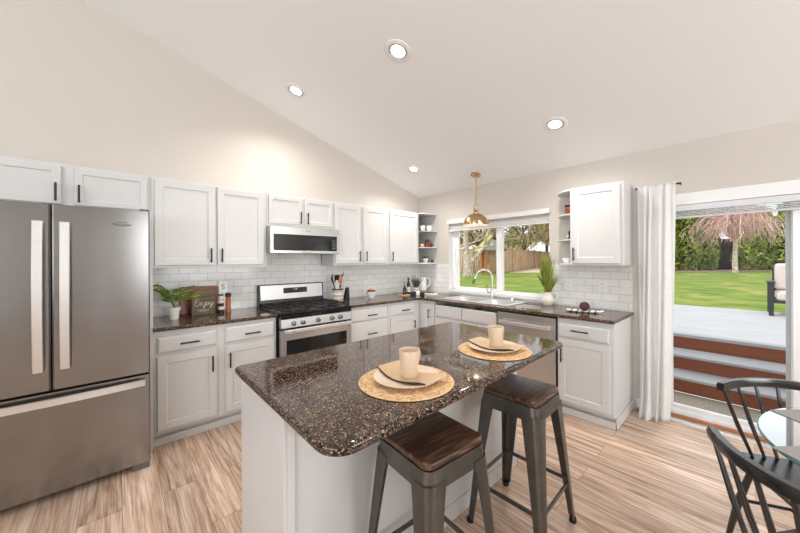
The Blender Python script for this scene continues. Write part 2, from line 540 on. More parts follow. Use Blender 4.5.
# ------------------------------------------------------------------ mesh builder
class MB:
    def __init__(s):
        s.v = []
        s.f = []

    def add(s, vs, fs):
        o = len(s.v)
        s.v += [tuple(a) for a in vs]
        s.f += [tuple(o + i for i in f) for f in fs]
        return o

    def box(s, x0, x1, y0, y1, z0, z1):
        x0, x1 = min(x0, x1), max(x0, x1)
        y0, y1 = min(y0, y1), max(y0, y1)
        z0, z1 = min(z0, z1), max(z0, z1)
        s.add([(x0, y0, z0), (x1, y0, z0), (x1, y1, z0), (x0, y1, z0), (x0, y0, z1), (x1, y0, z1), (x1, y1, z1), (x0, y1, z1)],
              [(0, 3, 2, 1), (4, 5, 6, 7), (0, 1, 5, 4), (1, 2, 6, 5), (2, 3, 7, 6), (3, 0, 4, 7)])
        return s

    def prism(s, poly, z0, z1, axis='z'):
        """poly counter-clockwise seen from +axis"""
        def t(a, b, c):
            return {'z': (a, b, c), 'x': (c, a, b), 'y': (b, c, a)}[axis]
        n = len(poly)
        vs = [t(a, b, z0) for a, b in poly] + [t(a, b, z1) for a, b in poly]
        fs = [tuple(range(n - 1, -1, -1)), tuple(range(n, 2 * n))]
        for i in range(n):
            j = (i + 1) % n
            fs.append((i, j, n + j, n + i))
        s.add(vs, fs)
        return s

    def tube(s, pts, r, n=8, cap=True, closed=False):
        pts = [Vector(p) for p in pts]
        k = len(pts)
        rs = r if isinstance(r, (list, tuple)) else [r] * k
        up = None
        rings = []
        for i in range(k):
            if closed:
                d = (pts[(i + 1) % k] - pts[i - 1])
            else:
                d = pts[min(i + 1, k - 1)] - pts[max(i - 1, 0)]
            if d.length < 1e-9:
                d = Vector((0, 0, 1))
            d.normalize()
            if up is None:
                a = Vector((0, 0, 1)) if abs(d.z) < 0.9 else Vector((1, 0, 0))
                up = d.cross(a).normalized()
            else:
                up = (up - d * up.dot(d))
                if up.length < 1e-6:
                    up = d.orthogonal()
                up.normalize()
            b = d.cross(up)
            rings.append([pts[i] + (up * math.cos(2 * PI * j / n) + b * math.sin(2 * PI * j / n)) * rs[i] for j in range(n)])
        vs = [p for rg in rings for p in rg]
        fs = []
        m = k if closed else k - 1
        for i in range(m):
            i2 = (i + 1) % k
            for j in range(n):
                j2 = (j + 1) % n
                fs.append((i * n + j, i * n + j2, i2 * n + j2, i2 * n + j))
        if cap and not closed:
            fs.append(tuple(range(n - 1, -1, -1)))
            fs.append(tuple(range((k - 1) * n, k * n)))
        s.add(vs, fs)
        return s

    def rod(s, a, b, r0, r1=None, n=10):
        return s.tube([a, b], [r0, r1 if r1 is not None else r0], n)

    def lathe(s, prof, cx=0, cy=0, n=32, sx=1.0, sy=1.0):
        """profile from the bottom outside upward; open or closed by r=0 ends"""
        rings = []
        vs = []
        for r, z in prof:
            if r < 1e-6:
                rings.append([len(vs)])
                vs.append((cx, cy, z))
            else:
                rings.append(list(range(len(vs), len(vs) + n)))
                vs += [(cx + sx * r * math.cos(2 * PI * j / n), cy + sy * r * math.sin(2 * PI * j / n), z) for j in range(n)]
        fs = []
        for a, b in zip(rings, rings[1:]):
            if len(a) == 1 and len(b) == 1:
                continue
            for j in range(n):
                j2 = (j + 1) % n
                if len(a) == 1:
                    fs.append((a[0], b[j2], b[j]))
                elif len(b) == 1:
                    fs.append((a[j], a[j2], b[0]))
                else:
                    fs.append((a[j], a[j2], b[j2], b[j]))
        s.add(vs, fs)
        return s

    def sphere(s, c, r, n=16, m=10, sc=(1, 1, 1)):
        vs = [(c[0], c[1], c[2] - r * sc[2])]
        for i in range(1, m):
            t = PI * i / m
            for j in range(n):
                a = 2 * PI * j / n
                vs.append((c[0] + sc[0] * r * math.sin(t) * math.cos(a), c[1] + sc[1] * r * math.sin(t) * math.sin(a), c[2] - sc[2] * r * math.cos(t)))
        vs.append((c[0], c[1], c[2] + r * sc[2]))
        fs = []
        for j in range(n):
            fs.append((0, 1 + (j + 1) % n, 1 + j))
            fs.append((len(vs) - 1, 1 + (m - 2) * n + j, 1 + (m - 2) * n + (j + 1) % n))
        for i in range(m - 2):
            for j in range(n):
                a = 1 + i * n + j
                b = 1 + i * n + (j + 1) % n
                fs.append((a, b, b + n, a + n))
        s.add(vs, fs)
        return s

    def grid(s, fn, nu, nv):
        vs = [fn(i / nu, j / nv) for j in range(nv + 1) for i in range(nu + 1)]
        fs = []
        for j in range(nv):
            for i in range(nu):
                a = j * (nu + 1) + i
                fs.append((a, a + 1, a + nu + 2, a + nu + 1))
        s.add(vs, fs)
        return s

    def cells(s, xs, ys, z0, z1, solid):
        """slab made of grid cells; solid(xc, yc) tells which exist (for holes and L shapes)"""
        nx, ny = len(xs) - 1, len(ys) - 1
        on = [[solid((xs[i] + xs[i + 1]) / 2, (ys[j] + ys[j + 1]) / 2) for j in range(ny)] for i in range(nx)]
        idx = {}
        vs = []
        fs = []

        def g(i, j, k):
            if (i, j, k) not in idx:
                idx[(i, j, k)] = len(vs)
                vs.append((xs[i], ys[j], (z0, z1)[k]))
            return idx[(i, j, k)]
        for i in range(nx):
            for j in range(ny):
                if not on[i][j]:
                    continue
                fs.append((g(i, j, 1), g(i + 1, j, 1), g(i + 1, j + 1, 1), g(i, j + 1, 1)))
                fs.append((g(i, j, 0), g(i, j + 1, 0), g(i + 1, j + 1, 0), g(i + 1, j, 0)))
                for di, dj, a, b in ((-1, 0, (i, j + 1), (i, j)), (1, 0, (i + 1, j), (i + 1, j + 1)), (0, -1, (i, j), (i + 1, j)), (0, 1, (i + 1, j + 1), (i, j + 1))):
                    ii, jj = i + di, j + dj
                    if not (0 <= ii < nx and 0 <= jj < ny and on[ii][jj]):
                        fs.append((g(*a, 0), g(*b, 0), g(*b, 1), g(*a, 1)))
        s.add(vs, fs)
        return s

    def xf(s, mat, start=0):
        for i in range(start, len(s.v)):
            s.v[i] = tuple(mat @ Vector(s.v[i]))
        return s

    def build(s, name, mat, parent=None, loc=(0, 0, 0), rz=0.0, bevel=0.0, seg=2, smooth=None, solid=0.0, sub=0, rot=None):
        me = bpy.data.meshes.new(name)
        me.from_pydata(s.v, [], s.f)
        me.materials.append(mat)
        if smooth is not None:
            me.polygons.foreach_set('use_smooth', [True] * len(me.polygons))
            me.set_sharp_from_angle(angle=math.radians(smooth))
        me.update()
        o = bpy.data.objects.new(name, me)
        COL.objects.link(o)
        o.location = loc
        o.rotation_euler = rot if rot else (0, 0, rz)
        if parent:
            o.parent = parent
        if solid:
            md = o.modifiers.new('thickness', 'SOLIDIFY')
            md.thickness = solid
            md.offset = 0
        if bevel:
            md = o.modifiers.new('bevel', 'BEVEL')
            md.width = bevel
            md.segments = seg
            md.limit_method = 'ANGLE'
            md.angle_limit = math.radians(40)
        if sub:
            md = o.modifiers.new('sub', 'SUBSURF')
            md.levels = sub
            md.render_levels = sub
        return o


def tag(o, label, cat, group=None, kind=None):
    o['label'] = label
    o['category'] = cat
    if group:
        o['group'] = group
    if kind:
        o['kind'] = kind
    return o


def thing(name, label, cat, loc=(0, 0, 0), rz=0.0, group=None):
    o = bpy.data.objects.new(name, None)
    o.empty_display_size = 0.1
    COL.objects.link(o)
    o.location = loc
    o.rotation_euler = (0, 0, rz)
    return tag(o, label, cat, group)


def struct(name, mb, mat, label=None, **kw):
    o = mb.build(name, mat, **kw)
    o['kind'] = 'structure'
    if label:
        o['label'] = label
    return o


def copy_tree(o, parent=None):
    c = o.copy()
    COL.objects.link(c)
    if parent:
        c.parent = parent
    for ch in list(o.children):
        copy_tree(ch, c)
    return c


def again(o, label, loc, rz=None):
    c = copy_tree(o)
    c['label'] = label
    c.location = loc
    if rz is not None:
        c.rotation_euler.z = rz
    return c


def arc(cx, cy, r, a0, a1, n=8):
    return [(cx + r * math.cos(math.radians(a0 + (a1 - a0) * i / n)), cy + r * math.sin(math.radians(a0 + (a1 - a0) * i / n))) for i in range(n + 1)]


def rrect(x0, x1, y0, y1, r, n=6):
    return arc(x1 - r, y0 + r, r, -90, 0, n) + arc(x1 - r, y1 - r, r, 0, 90, n) + arc(x0 + r, y1 - r, r, 90, 180, n) + arc(x0 + r, y0 + r, r, 180, 270, n)


def strokes(mb, lines, r, fn, n=6):
    for ln in lines:
        mb.tube([fn(a, b) for a, b in ln], r, n)


def smooth_line(pts, k=6):
    """Catmull-Rom through 2D or 3D points"""
    out = []
    P = [pts[0]] + list(pts) + [pts[-1]]
    for i in range(1, len(P) - 2):
        for j in range(k):
            t = j / k
            a, b, c, d = P[i - 1], P[i], P[i + 1], P[i + 2]
            out.append(tuple(0.5 * ((2 * b[q]) + (-a[q] + c[q]) * t + (2 * a[q] - 5 * b[q] + 4 * c[q] - d[q]) * t * t + (-a[q] + 3 * b[q] - 3 * c[q] + d[q]) * t ** 3) for q in range(len(b))))
    out.append(tuple(pts[-1]))
    return out


def lettering(name, text, mat, parent, loc, rot, size, shear=0.0, spacing=1.0):
    cu = bpy.data.curves.new(name, 'FONT')
    cu.body = text
    cu.size = size
    cu.extrude = 0.0006
    cu.shear = shear
    cu.align_x = 'CENTER'
    cu.align_y = 'CENTER'
    cu.space_character = spacing
    cu.materials.append(mat)
    tmp = bpy.data.objects.new(name, cu)
    COL.objects.link(tmp)
    dg = bpy.context.evaluated_depsgraph_get()
    me = bpy.data.meshes.new_from_object(tmp.evaluated_get(dg))
    bpy.data.objects.remove(tmp, do_unlink=True)
    bpy.data.curves.remove(cu)
    me.name = name
    o = bpy.data.objects.new(name, me)
    COL.objects.link(o)
    o.parent = parent
    o.location = loc
    o.rotation_euler = rot
    return o


# ================================================================== SETTING
CE = 2.424
SL = 0.2925


def ceil_z(x):
    return CE - SL * x


XL, YF, RX = -8.2, -8.0, -5.2
# floor
struct('floor', MB().box(XL - 0.14, 0.0, YF - 0.14, 0.14, -0.12, 0.0), M['floor'], 'light brown wood plank floor')
# ceiling: long slope and the far slope beyond the ridge
zr = ceil_z(RX)
zl = zr - SL * (RX - XL)
struct('ceiling', MB().prism([(0.6, ceil_z(0.6)), (0.6, ceil_z(0.6) + 0.12), (RX, zr + 0.12), (XL - 0.14, zl + 0.08), (XL - 0.14, zl - 0.04), (RX, zr)], YF - 0.14, 0.14, 'y').xf(Matrix(((0, 0, 1, 0), (0, 1, 0, 0), (1, 0, 0, 0), (0, 0, 0, 1))))
       if False else MB().add and (lambda b: (b.add(
           [(x, y, z) for y in (YF - 0.14, 0.14) for x, z in ((0.6, ceil_z(0.6)), (0.6, ceil_z(0.6) + 0.12), (RX, zr + 0.12), (XL - 0.14, zl + 0.08), (XL - 0.14, zl - 0.04), (RX, zr))],
           [(0, 1, 2, 3, 4, 5), (11, 10, 9, 8, 7, 6), (0, 6, 7, 1), (1, 7, 8, 2), (2, 8, 9, 3), (3, 9, 10, 4), (4, 10, 11, 5), (5, 11, 6, 0)]), b)[1])(MB()),
       M['ceiling'], 'sloped white plaster ceiling')
# wall behind the stove
wb = MB()
pr = [(0.14, 0), (0.14, ceil_z(0.14)), (RX, zr), (XL - 0.14, zl - 0.04), (XL - 0.14, 0)]
wb.add([(x, y, z) for y in (0.0, 0.14) for x, z in pr], [(0, 1, 2, 3, 4), (9, 8, 7, 6, 5), (0, 5, 6, 1), (1, 6, 7, 2), (2, 7, 8, 3), (3, 8, 9, 4), (4, 9, 5, 0)])
struct('wall_back', wb, M['wall'], 'greige wall behind the stove')
# wall with window and sliding door
WY0, WY1, WZ0, WZ1 = -2.104, -0.62, 0.985, 1.955
DY0, DY1, DZ1 = -4.82, -3.02, 1.985
wr = MB()
for a, b, c, d in ((0.0, WY1, 0, CE), (WY1, WY0, 0, WZ0), (WY1, WY0, WZ1, CE), (WY0, DY1, 0, CE), (DY1, DY0, DZ1, CE), (DY0, YF - 0.14, 0, CE)):
    wr.box(0.0, 0.14, a, b, c, d)
struct('wall_right', wr, M['wall'], 'greige wall with the kitchen window and the sliding door')
# far side of the room (behind the camera), with openings added for the fill light
wf = MB()  # two narrow slots added to put bright streaks in the refrigerator steel
for x0, x1, z0, z1 in ((XL, -5.28, 0, 3.0), (-5.28, -5.06, 2.3, 3.0), (-5.28, -5.06, 0, 0.1), (-5.06, -4.02, 0, 3.0), (-4.02, -3.80, 2.3, 3.0), (-4.02, -3.80, 0, 0.1),
                       (-3.80, -2.7, 0, 3.0), (-2.7, -0.3, 0, 0.55), (-2.7, -0.3, 2.95, 3.0), (-0.3, 0.0, 0, 2.5)):
    wf.box(x0, x1, YF - 0.14, YF, z0, z1)
wf.add([(x, y, z) for y in (YF - 0.14, YF) for x, z in ((0.0, 2.5), (0.0, ceil_z(0.0)), (RX, zr), (XL, zl - 0.02), (XL, 3.0), (-0.9, 3.0), (-0.3, 2.5))],
       [(0, 1, 2, 3, 4, 5, 6), (13, 12, 11, 10, 9, 8, 7)])
struct('wall_front', wf, M['wall'])
wl = MB()  # unseen left wall, opening added behind the side fill lamp
for y0, y1, z0, z1 in ((YF - 0.14, -6.9, 0, zl), (-6.9, -2.3, 0, 0.6), (-6.9, -2.3, 2.9, zl), (-2.3, 0.0, 0, zl)):
    wl.box(XL - 0.14, XL, y0, y1, z0, z1 + 0.0)
struct('wall_left', wl, M['wall'])

# tiled backsplash
struct('trim_1', MB().box(-3.42, -0.001, -0.008, 0.0, 0.9145, 1.36).box(-2.505, -1.742, -0.008, 0.0, 1.36, 1.80), M['tileA'], 'white subway tile backsplash beside the stove')
tb = MB()
tb.box(-0.008, 0.0, WY1, -0.009, 0.9145, 1.36).box(-0.008, 0.0, -2.881, WY0 - 0.0, 0.9145, 1.373).box(-0.008, 0.0, WY0, WY1, 0.9145, WZ0 - 0.04)
struct('trim_2', tb, M['tileB'], 'white subway tile backsplash around the sink window')
# baseboards
struct('baseboard_right', MB().box(-0.014, 0.0, -3.0, -2.915, 0.0, 0.10).box(-0.014, 0.0, YF, -4.9, 0.0, 0.10), M['trimw'], bevel=0.003)
struct('baseboard_back', MB().box(XL, -4.40, -0.014, 0.0, 0.0, 0.10), M['trimw'], bevel=0.003)

# ---- kitchen window
win = thing('window_1', 'white framed two pane kitchen window over the sink', 'window', (0.0, -1.362, 0.985))
win['kind'] = 'structure'
HW = 0.742
fr = MB()
# vinyl frame at the outer side, local x outward
for y0, y1, z0, z1 in ((-HW, -HW + 0.04, 0, 0.97), (HW - 0.06, HW, 0, 0.97), (-HW, HW, 0, 0.022), (-HW, HW, 0.915, 0.97)):
    fr.box(0.075, 0.135, y0, y1, z0, z1)
fr.box(0.06, 0.13, -0.089, -0.015, 0.022, 0.92)
# inner sash of the left pane
for y0, y1, z0, z1 in ((HW - 0.115, HW - 0.06, 0.022, 0.915), (-0.015, HW - 0.115, 0.022, 0.04), (-0.015, HW - 0.115, 0.885, 0.915)):
    fr.box(0.085, 0.115, y0, y1, z0, z1)
fr.build('window_frame', M['vinyl'], win, bevel=0.003)
MB().box(0.098, 0.104, -0.015, HW - 0.115, 0.04, 0.885).build('pane', M['glass'], win)
MB().box(0.108, 0.114, -HW + 0.04, -0.089, 0.022, 0.915).build('pane', M['glass'], win)
MB().box(-0.028, 0.075, -HW - 0.025, HW + 0.002, -0.042, 0.002).build('window_sill', M['trimw'], win, bevel=0.004)
MB().box(-0.012, 0.074, HW - 0.004, HW + 0.0, 0.002, 0.94).box(0.0, 0.074, -HW, -HW + 0.006, 0.002, 0.94).build('jamb_lining', M['trimw'], win)
MB().box(-0.035, 0.0, -HW - 0.005, HW + 0.01, 0.955, 1.015).build('head_board', M['trimw'], win, bevel=0.004)
# raised fabric shade under the head board
sh = thing('roman_shade', 'grey fabric shade rolled up at the top of the kitchen window', 'window shade', (0.03, -1.362, 1.832))
s1 = MB()
for k in range(3):
    s1.box(-0.030 + 0.006 * k, 0.026, -HW + 0.012, HW - 0.008, 0.012 + 0.036 * k, 0.05 + 0.036 * k)
s1.build('folds', M['shade_cloth'], sh, bevel=0.006)
MB().box(-0.034, 0.03, -HW + 0.012, HW - 0.008, 0.0, 0.013).build('bottom_rail', M['trimw'], sh, bevel=0.003)
MB().box(-0.02, 0.03, -HW + 0.012, HW - 0.008, 0.1205, 0.1225).build('head_rail', M['trimw'], sh)

# ---- sliding door
dr = thing('door_1', 'white framed sliding glass door to the deck', 'door', (0.0, -3.02, 0.0))
dr['kind'] = 'structure'
W = 1.80
f2 = MB()
f2.box(0.02, 0.14, -0.04, 0.0, 0.0, DZ1).box(0.02, 0.14, -W, -W + 0.04, 0.0, DZ1).box(0.02, 0.14, -W, 0.0, DZ1 - 0.05, DZ1)
f2.build('door_frame', M['vinyl'], dr, bevel=0.003)
f3 = MB()
f3.box(-0.018, 0.02, -W - 0.06, 0.055, 1.885, 1.985).box(-0.016, 0.02, 0.0, 0.055, 0, 1.885).box(-0.016, 0.02, -W - 0.06, -W, 0, 1.885)
f3.build('casing', M['trimw'], dr, bevel=0.003)


def panel(y0, y1, xa, nm, grip=None):
    st = 0.105
    p = MB()
    p.box(xa, xa + 0.035, y0, y0 - st, 0.075, 1.93).box(xa, xa + 0.035, y1 + st * 0.7, y1, 0.075, 1.93)
    p.box(xa, xa + 0.035, y0 - st, y1 + st * 0.7, 0.075, 0.115).box(xa, xa + 0.035, y0 - st, y1 + st * 0.7, 1.86, 1.93)
    o = p.build(nm, M['vinyl'], dr, bevel=0.003)
    MB().box(xa + 0.014, xa + 0.020, y0 - st, y1 + st * 0.7, 0.115, 1.86).build('pane', M['glass'], o)
    return o


pn = panel(-0.04, -0.90, 0.078, 'fixed_panel')
MB().tube([(0.078, -0.146, 1.15), (0.060, -0.146, 1.14), (0.060, -0.146, 0.97), (0.078, -0.146, 0.96)], 0.006, 8).build('door_handle', M['black_metal'], pn)
panel(-0.832, -W + 0.04, 0.03, 'sliding_panel')
MB().box(0.118, 0.136, -0.803, -0.835, 0.06, 1.92).build('screen_frame', M['grey_vinyl'], dr)
t1 = MB().box(-0.03, 0.02, -W, 0.04, 0.0, 0.02)
t1.box(-0.045, -0.03, -W, 0.04, 0.0, 0.008)
t1.build('threshold', M['steel_light'], dr, bevel=0.002)
MB().box(0.02, 0.062, -W + 0.04, -0.04, 0.0, 0.035).build('sill_strip', M['bronze'], dr)
MB().box(0.062, 0.14, -W + 0.04, -0.04, 0.0, 0.06).build('sill_track', M['vinyl'], dr, bevel=0.003)
# raised horizontal blind inside the door head
bl = thing('door_blind', 'raised white slat blind stacked at the top of the sliding door', 'blind', (0.0, -3.02, 1.77))
MB().box(-0.014, 0.018, -W + 0.75, -0.005, 0.062, 0.112).build('valance', M['blind'], bl, bevel=0.002)
for k in range(4):
    MB().box(-0.018, 0.016, -W + 0.75, -0.012, 0.012 + k * 0.0125, 0.0165 + k * 0.0125).build('slat', M['blind'], bl)
MB().box(-0.02, 0.017, -W + 0.75, -0.012, 0.0, 0.010).build('bottom_rail', M['blind'], bl, bevel=0.002)
for yy in (-0.17, -0.43, -0.70):
    MB().tube([(-0.021, yy, 0.0), (-0.021, yy, 0.075)], 0.002, 6).build('lift_cord', M['grey_vinyl'], bl)


# ================================================================== CABINETS
def shaker(mb, x0, x1, z0, z1, yf, th=0.019, fw=0.055, rec=0.007):
    def ring(x, z, y):
        return [(x0 + x, y, z0 + z), (x1 - x, y, z0 + z), (x1 - x, y, z1 - z), (x0 + x, y, z1 - z)]
    c = 0.003
    vs = ring(0, 0, yf + th) + ring(0, 0, yf + c) + ring(c, c, yf) + ring(fw, fw, yf) + ring(fw + 0.006, fw + 0.006, yf + rec)
    fs = [(3, 2, 1, 0)]
    for k in range(4):
        for i in range(4):
            j = (i + 1) % 4
            fs.append((4 * k + i, 4 * k + j, 4 * k + 4 + j, 4 * k + 4 + i))
    fs.append((16, 17, 18, 19))
    mb.add(vs, fs)
    return mb


def slabfront(mb, x0, x1, z0, z1, yf, th=0.019):
    def ring(x, y):
        return [(x0 + x, y, z0 + x), (x1 - x, y, z0 + x), (x1 - x, y, z1 - x), (x0 + x, y, z1 - x)]
    vs = ring(0, yf + th) + ring(0, yf + 0.008) + ring(0.010, yf + 0.001) + ring(0.014, yf)
    fs = [(3, 2, 1, 0)]
    for k in range(3):
        for i in range(4):
            j = (i + 1) % 4
            fs.append((4 * k + i, 4 * k + j, 4 * k + 4 + j, 4 * k + 4 + i))
    fs.append((12, 13, 14, 15))
    mb.add(vs, fs)
    return mb


def bar_pull(x, z, yf, vert, length=0.128):
    mb = MB()
    h = length / 2
    d = (0, 0, 1) if vert else (1, 0, 0)

    def P(t, y):
        return (x + d[0] * t, y, z + d[2] * t)
    mb.tube([P(-h, yf - 0.03), P(h, yf - 0.03)], 0.0065, 10)
    for t in (-h * 0.72, h * 0.72):
        mb.tube([P(t, yf), P(t, yf - 0.03)], 0.0045, 8)
    return mb


def cabinet(name, label, loc, rz, w, depth, z0, z1, fronts, base=False, group=None, frame_gap=0.0):
    """local x along the wall, front toward -y, z up; fronts: (kind, x0, x1, z0, z1, handle)"""
    t = thing(name, label, 'cabinet', loc, rz, group)
    MB().box(0.0005, w - 0.0005, -depth, -0.010, z0, z1).build('body', M['white'], t, bevel=0.0015)
    if base:
        MB().box(0.0005, w - 0.0005, -depth + 0.055, -0.010, 0.0, z0 - 0.0005).build('toe_kick', M['white'], t)
        MB().box(0.0005, w - 0.0005, -depth + 0.030, -depth + 0.0545, 0.0, 0.058).build('toe_trim', M['white'], t, bevel=0.006)
    for kind, x0, x1, a, b, h in fronts:
        mb = MB()
        yf = -depth - 0.020
        if kind == 'door':
            shaker(mb, x0, x1, a, b, yf)
        elif kind == 'small':
            shaker(mb, x0, x1, a, b, yf, fw=0.042)
        else:
            slabfront(mb, x0, x1, a, b, yf)
        o = mb.build('door' if kind in ('door', 'small') else 'drawer', M['white'], t)
        if h:
            bar_pull(h[1], h[2], yf, h[0] == 'v', h[3] if len(h) > 3 else 0.128).build('handle', M['black_metal'], o, smooth=50)
    return t


UG = 'white wall cabinets along the stove wall'
UZ0, UZ1 = 1.354, 2.115
# over the refrigerator
fcab = cabinet('wall_cabinet', 'white short two door cabinet above the steel refrigerator', (-4.385, 0, 0), 0, 0.9725, 0.305, 1.79, UZ1,
        [('small', 0.02, 0.475, 1.825, 2.095, ('v', 0.451, 1.905)), ('small', 0.538, 0.95, 1.825, 2.095, ('v', 0.565, 1.905))], group=UG)
ep = MB().box(0, 0.019, -0.62, -0.010, 0.0, 1.785)
ep.build('end_panel', M['white'], fcab, (-3.4405 + 4.385, 0, 0), bevel=0.0015)['label'] = 'tall narrow white panel down to the floor'
cabinet('wall_cabinet', 'white tall two door wall cabinet above the palm and sign', (-3.412, 0, 0), 0, 0.915, 0.305, UZ0, UZ1,
        [('door', 0.021, 0.458, 1.377, 2.095, ('v', 0.422, 1.465)), ('door', 0.475, 0.884, 1.377, 2.095, ('v', 0.508, 1.465))], group=UG)
cabinet('wall_cabinet', 'white short two door wall cabinet directly above the microwave', (-2.496, 0, 0), 0, 0.758, 0.305, 1.772, UZ1,
        [('small', 0.017, 0.377, 1.803, 2.095, ('v', 0.348, 1.875)), ('small', 0.40, 0.744, 1.803, 2.095, ('v', 0.428, 1.875))], group=UG)
cabinet('wall_cabinet', 'white two door wall cabinet right of the microwave', (-1.737, 0, 0), 0, 0.822, 0.305, UZ0, UZ1,
        [('door', 0.018, 0.379, 1.377, 2.095, ('v', 0.352, 1.465)), ('door', 0.424, 0.790, 1.377, 2.095, ('v', 0.452, 1.465))], group=UG)
cabinet('wall_cabinet', 'white single door wall cabinet beside the open corner shelf', (-0.914, 0, 0), 0, 0.590, 0.305, UZ0, UZ1,
        [('door', 0.028, 0.552, 1.377, 2.095, ('v', 0.060, 1.465))], group=UG)
# open corner shelf
cs = thing('corner_shelf', 'white open corner shelf unit with rounded shelves by the window', 'shelf', (0, 0, 0))
sp = [(-0.3225, -0.010), (-0.3225, -0.318)] + [(-0.012 - 0.30 * math.cos(math.radians(a)) ** 0.8 if a < 90 else -0.012, -0.318 - 0.075 * math.sin(math.radians(a))) for a in range(15, 91, 15)] + [(-0.012, -0.010)]
for z, th in ((1.354, 0.022), (1.595, 0.014), (1.84, 0.014), (2.10, 0.016)):
    MB().prism(sp, z, z + th).build('shelf_board', M['white'], cs, bevel=0.002)
MB().box(-0.0118, -0.0095, -0.395, -0.011, 1.376, 2.10).box(-0.3225, -0.0125, -0.0098, -0.006, 1.377, 2.0995).build('back_panel', M['white'], cs)
# cabinet right of the window with its own open shelf
HB = -PI / 2
cabinet('wall_cabinet', 'white single door wall cabinet between window and curtain', (0, -2.430, 0), HB, 0.455, 0.305, 1.358, 2.115,
        [('door', 0.02, 0.425, 1.378, 2.098, ('v', 0.045, 1.465))])
es = thing('end_shelf', 'white rounded open shelves on the window side of the single wall cabinet', 'shelf', (0, -2.429, 0))
qp = [(-0.011, 0.0), (-0.011, 0.205)] + [(-0.011 - 0.28 * math.sin(math.radians(a)), 0.205 * math.cos(math.radians(a))) for a in range(12, 91, 13)] + [(-0.292, 0.0)]
qp = qp[::-1]
for z, th in ((1.358, 0.018), (1.607, 0.014), (1.862, 0.014), (2.10, 0.015)):
    MB().prism(qp[::-1], z, z + th).build('shelf_board', M['white'], es, bevel=0.002)

BG = 'white base cabinets under the granite counters'
BD, BT = 0.61, 0.8835
cabinet('base_cabinet', 'white base cabinet of two drawers over two doors beside the refrigerator', (-3.4205, 0, 0), 0, 0.905, BD, 0.10, BT,
        [('drawer', 0.022, 0.414, 0.716, 0.838, ('h', 0.224, 0.775)), ('door', 0.022, 0.414, 0.13, 0.688, ('v', 0.379, 0.572)),
         ('drawer', 0.477, 0.884, 0.716, 0.848, ('h', 0.688, 0.775)), ('door', 0.477, 0.884, 0.13, 0.688, ('v', 0.508, 0.572))], True, BG)
cabinet('base_cabinet', 'white three drawer base cabinet just right of the stove', (-1.7375, 0, 0), 0, 0.587, BD, 0.10, BT,
        [('drawer', 0.036, 0.564, 0.717, 0.855, ('h', 0.316, 0.776)), ('drawer', 0.036, 0.564, 0.42, 0.703, ('h', 0.316, 0.56)), ('drawer', 0.036, 0.564, 0.13, 0.406, ('h', 0.316, 0.27))], True, BG)
cabinet('base_cabinet', 'white base cabinet of one drawer over a door near the inner corner', (-1.150, 0, 0), 0, 0.54, BD, 0.10, BT,
        [('drawer', 0.024, 0.419, 0.722, 0.855, ('h', 0.259, 0.776)), ('door', 0.024, 0.436, 0.13, 0.696, ('v', 0.414, 0.575, 0.1))], True, BG)
cabinet('base_cabinet', 'white narrow one door base cabinet at the inner corner left of the sink', (0, -0.6105, 0), HB, 0.287, BD, 0.10, BT,
        [('door', 0.085, 0.283, 0.13, 0.845, ('v', 0.205, 0.72, 0.115))], True, BG)
cabinet('base_cabinet', 'white sink base cabinet with false drawer fronts under the sink', (0, -0.898, 0), HB, 0.905, BD, 0.10, 0.70,
        [('drawer', 0.008, 0.428, 0.70, 0.845, None), ('drawer', 0.438, 0.896, 0.70, 0.845, None),
         ('door', 0.008, 0.428, 0.13, 0.685, ('v', 0.40, 0.58)), ('door', 0.438, 0.896, 0.13, 0.685, ('v', 0.466, 0.58))], True, BG)
eb = cabinet('base_cabinet', 'white end base cabinet of one drawer over a door beside the dishwasher', (0, -2.430, 0), HB, 0.452, BD, 0.10, BT,
             [('drawer', 0.010, 0.420, 0.712, 0.832, ('h', 0.200, 0.783, 0.14)), ('door', 0.010, 0.424, 0.13, 0.694, ('v', 0.046, 0.55))], True, BG)
MB().box(0.453, 0.463, -0.588, -0.012, 0.0, 0.085).box(0.0, 0.463, -0.588, -0.5765, 0.0, 0.06).build('base_trim', M['white'], eb, bevel=0.003)

# ---- counters
CT0, CT1 = 0.8845, 0.914
c1 = MB().box(-3.4205, -2.5085, -0.65, -0.001, CT0, CT1)
tag(c1.build('countertop', M['granite'], bevel=0.007, seg=3), 'short dark granite countertop between refrigerator and stove', 'countertop')
SX0, SX1, SY0, SY1 = -0.525, -0.105, -1.86, -0.95
c2 = MB().cells([-1.7365, -0.65, SX0, SX1, -0.001], [-2.893, SY0, SY1, -0.65, -0.001], CT0, CT1,
                lambda x, y: (y > -0.65 or x > -0.65) and not (SX0 < x < SX1 and SY0 < y < SY1))
tag(c2.build('countertop', M['granite'], bevel=0.007, seg=3), 'long L shaped dark granite countertop running from stove past the sink', 'countertop')

# ---- sink, faucet
sk = thing('kitchen_sink', 'double bowl stainless steel sink below the window', 'sink', (0, 0, 0))
rx = [SX0 - 0.02, SX0 + 0.03, SX1 - 0.045, SX1 + 0.02]
ry = [SY0 - 0.02, SY0 + 0.03, -1.475, -1.445, SY1 - 0.03, SY1 + 0.02]


def hole(x, y):
    return not (rx[1] < x < rx[2] and (ry[1] < y < ry[2] or ry[3] < y < ry[4]))


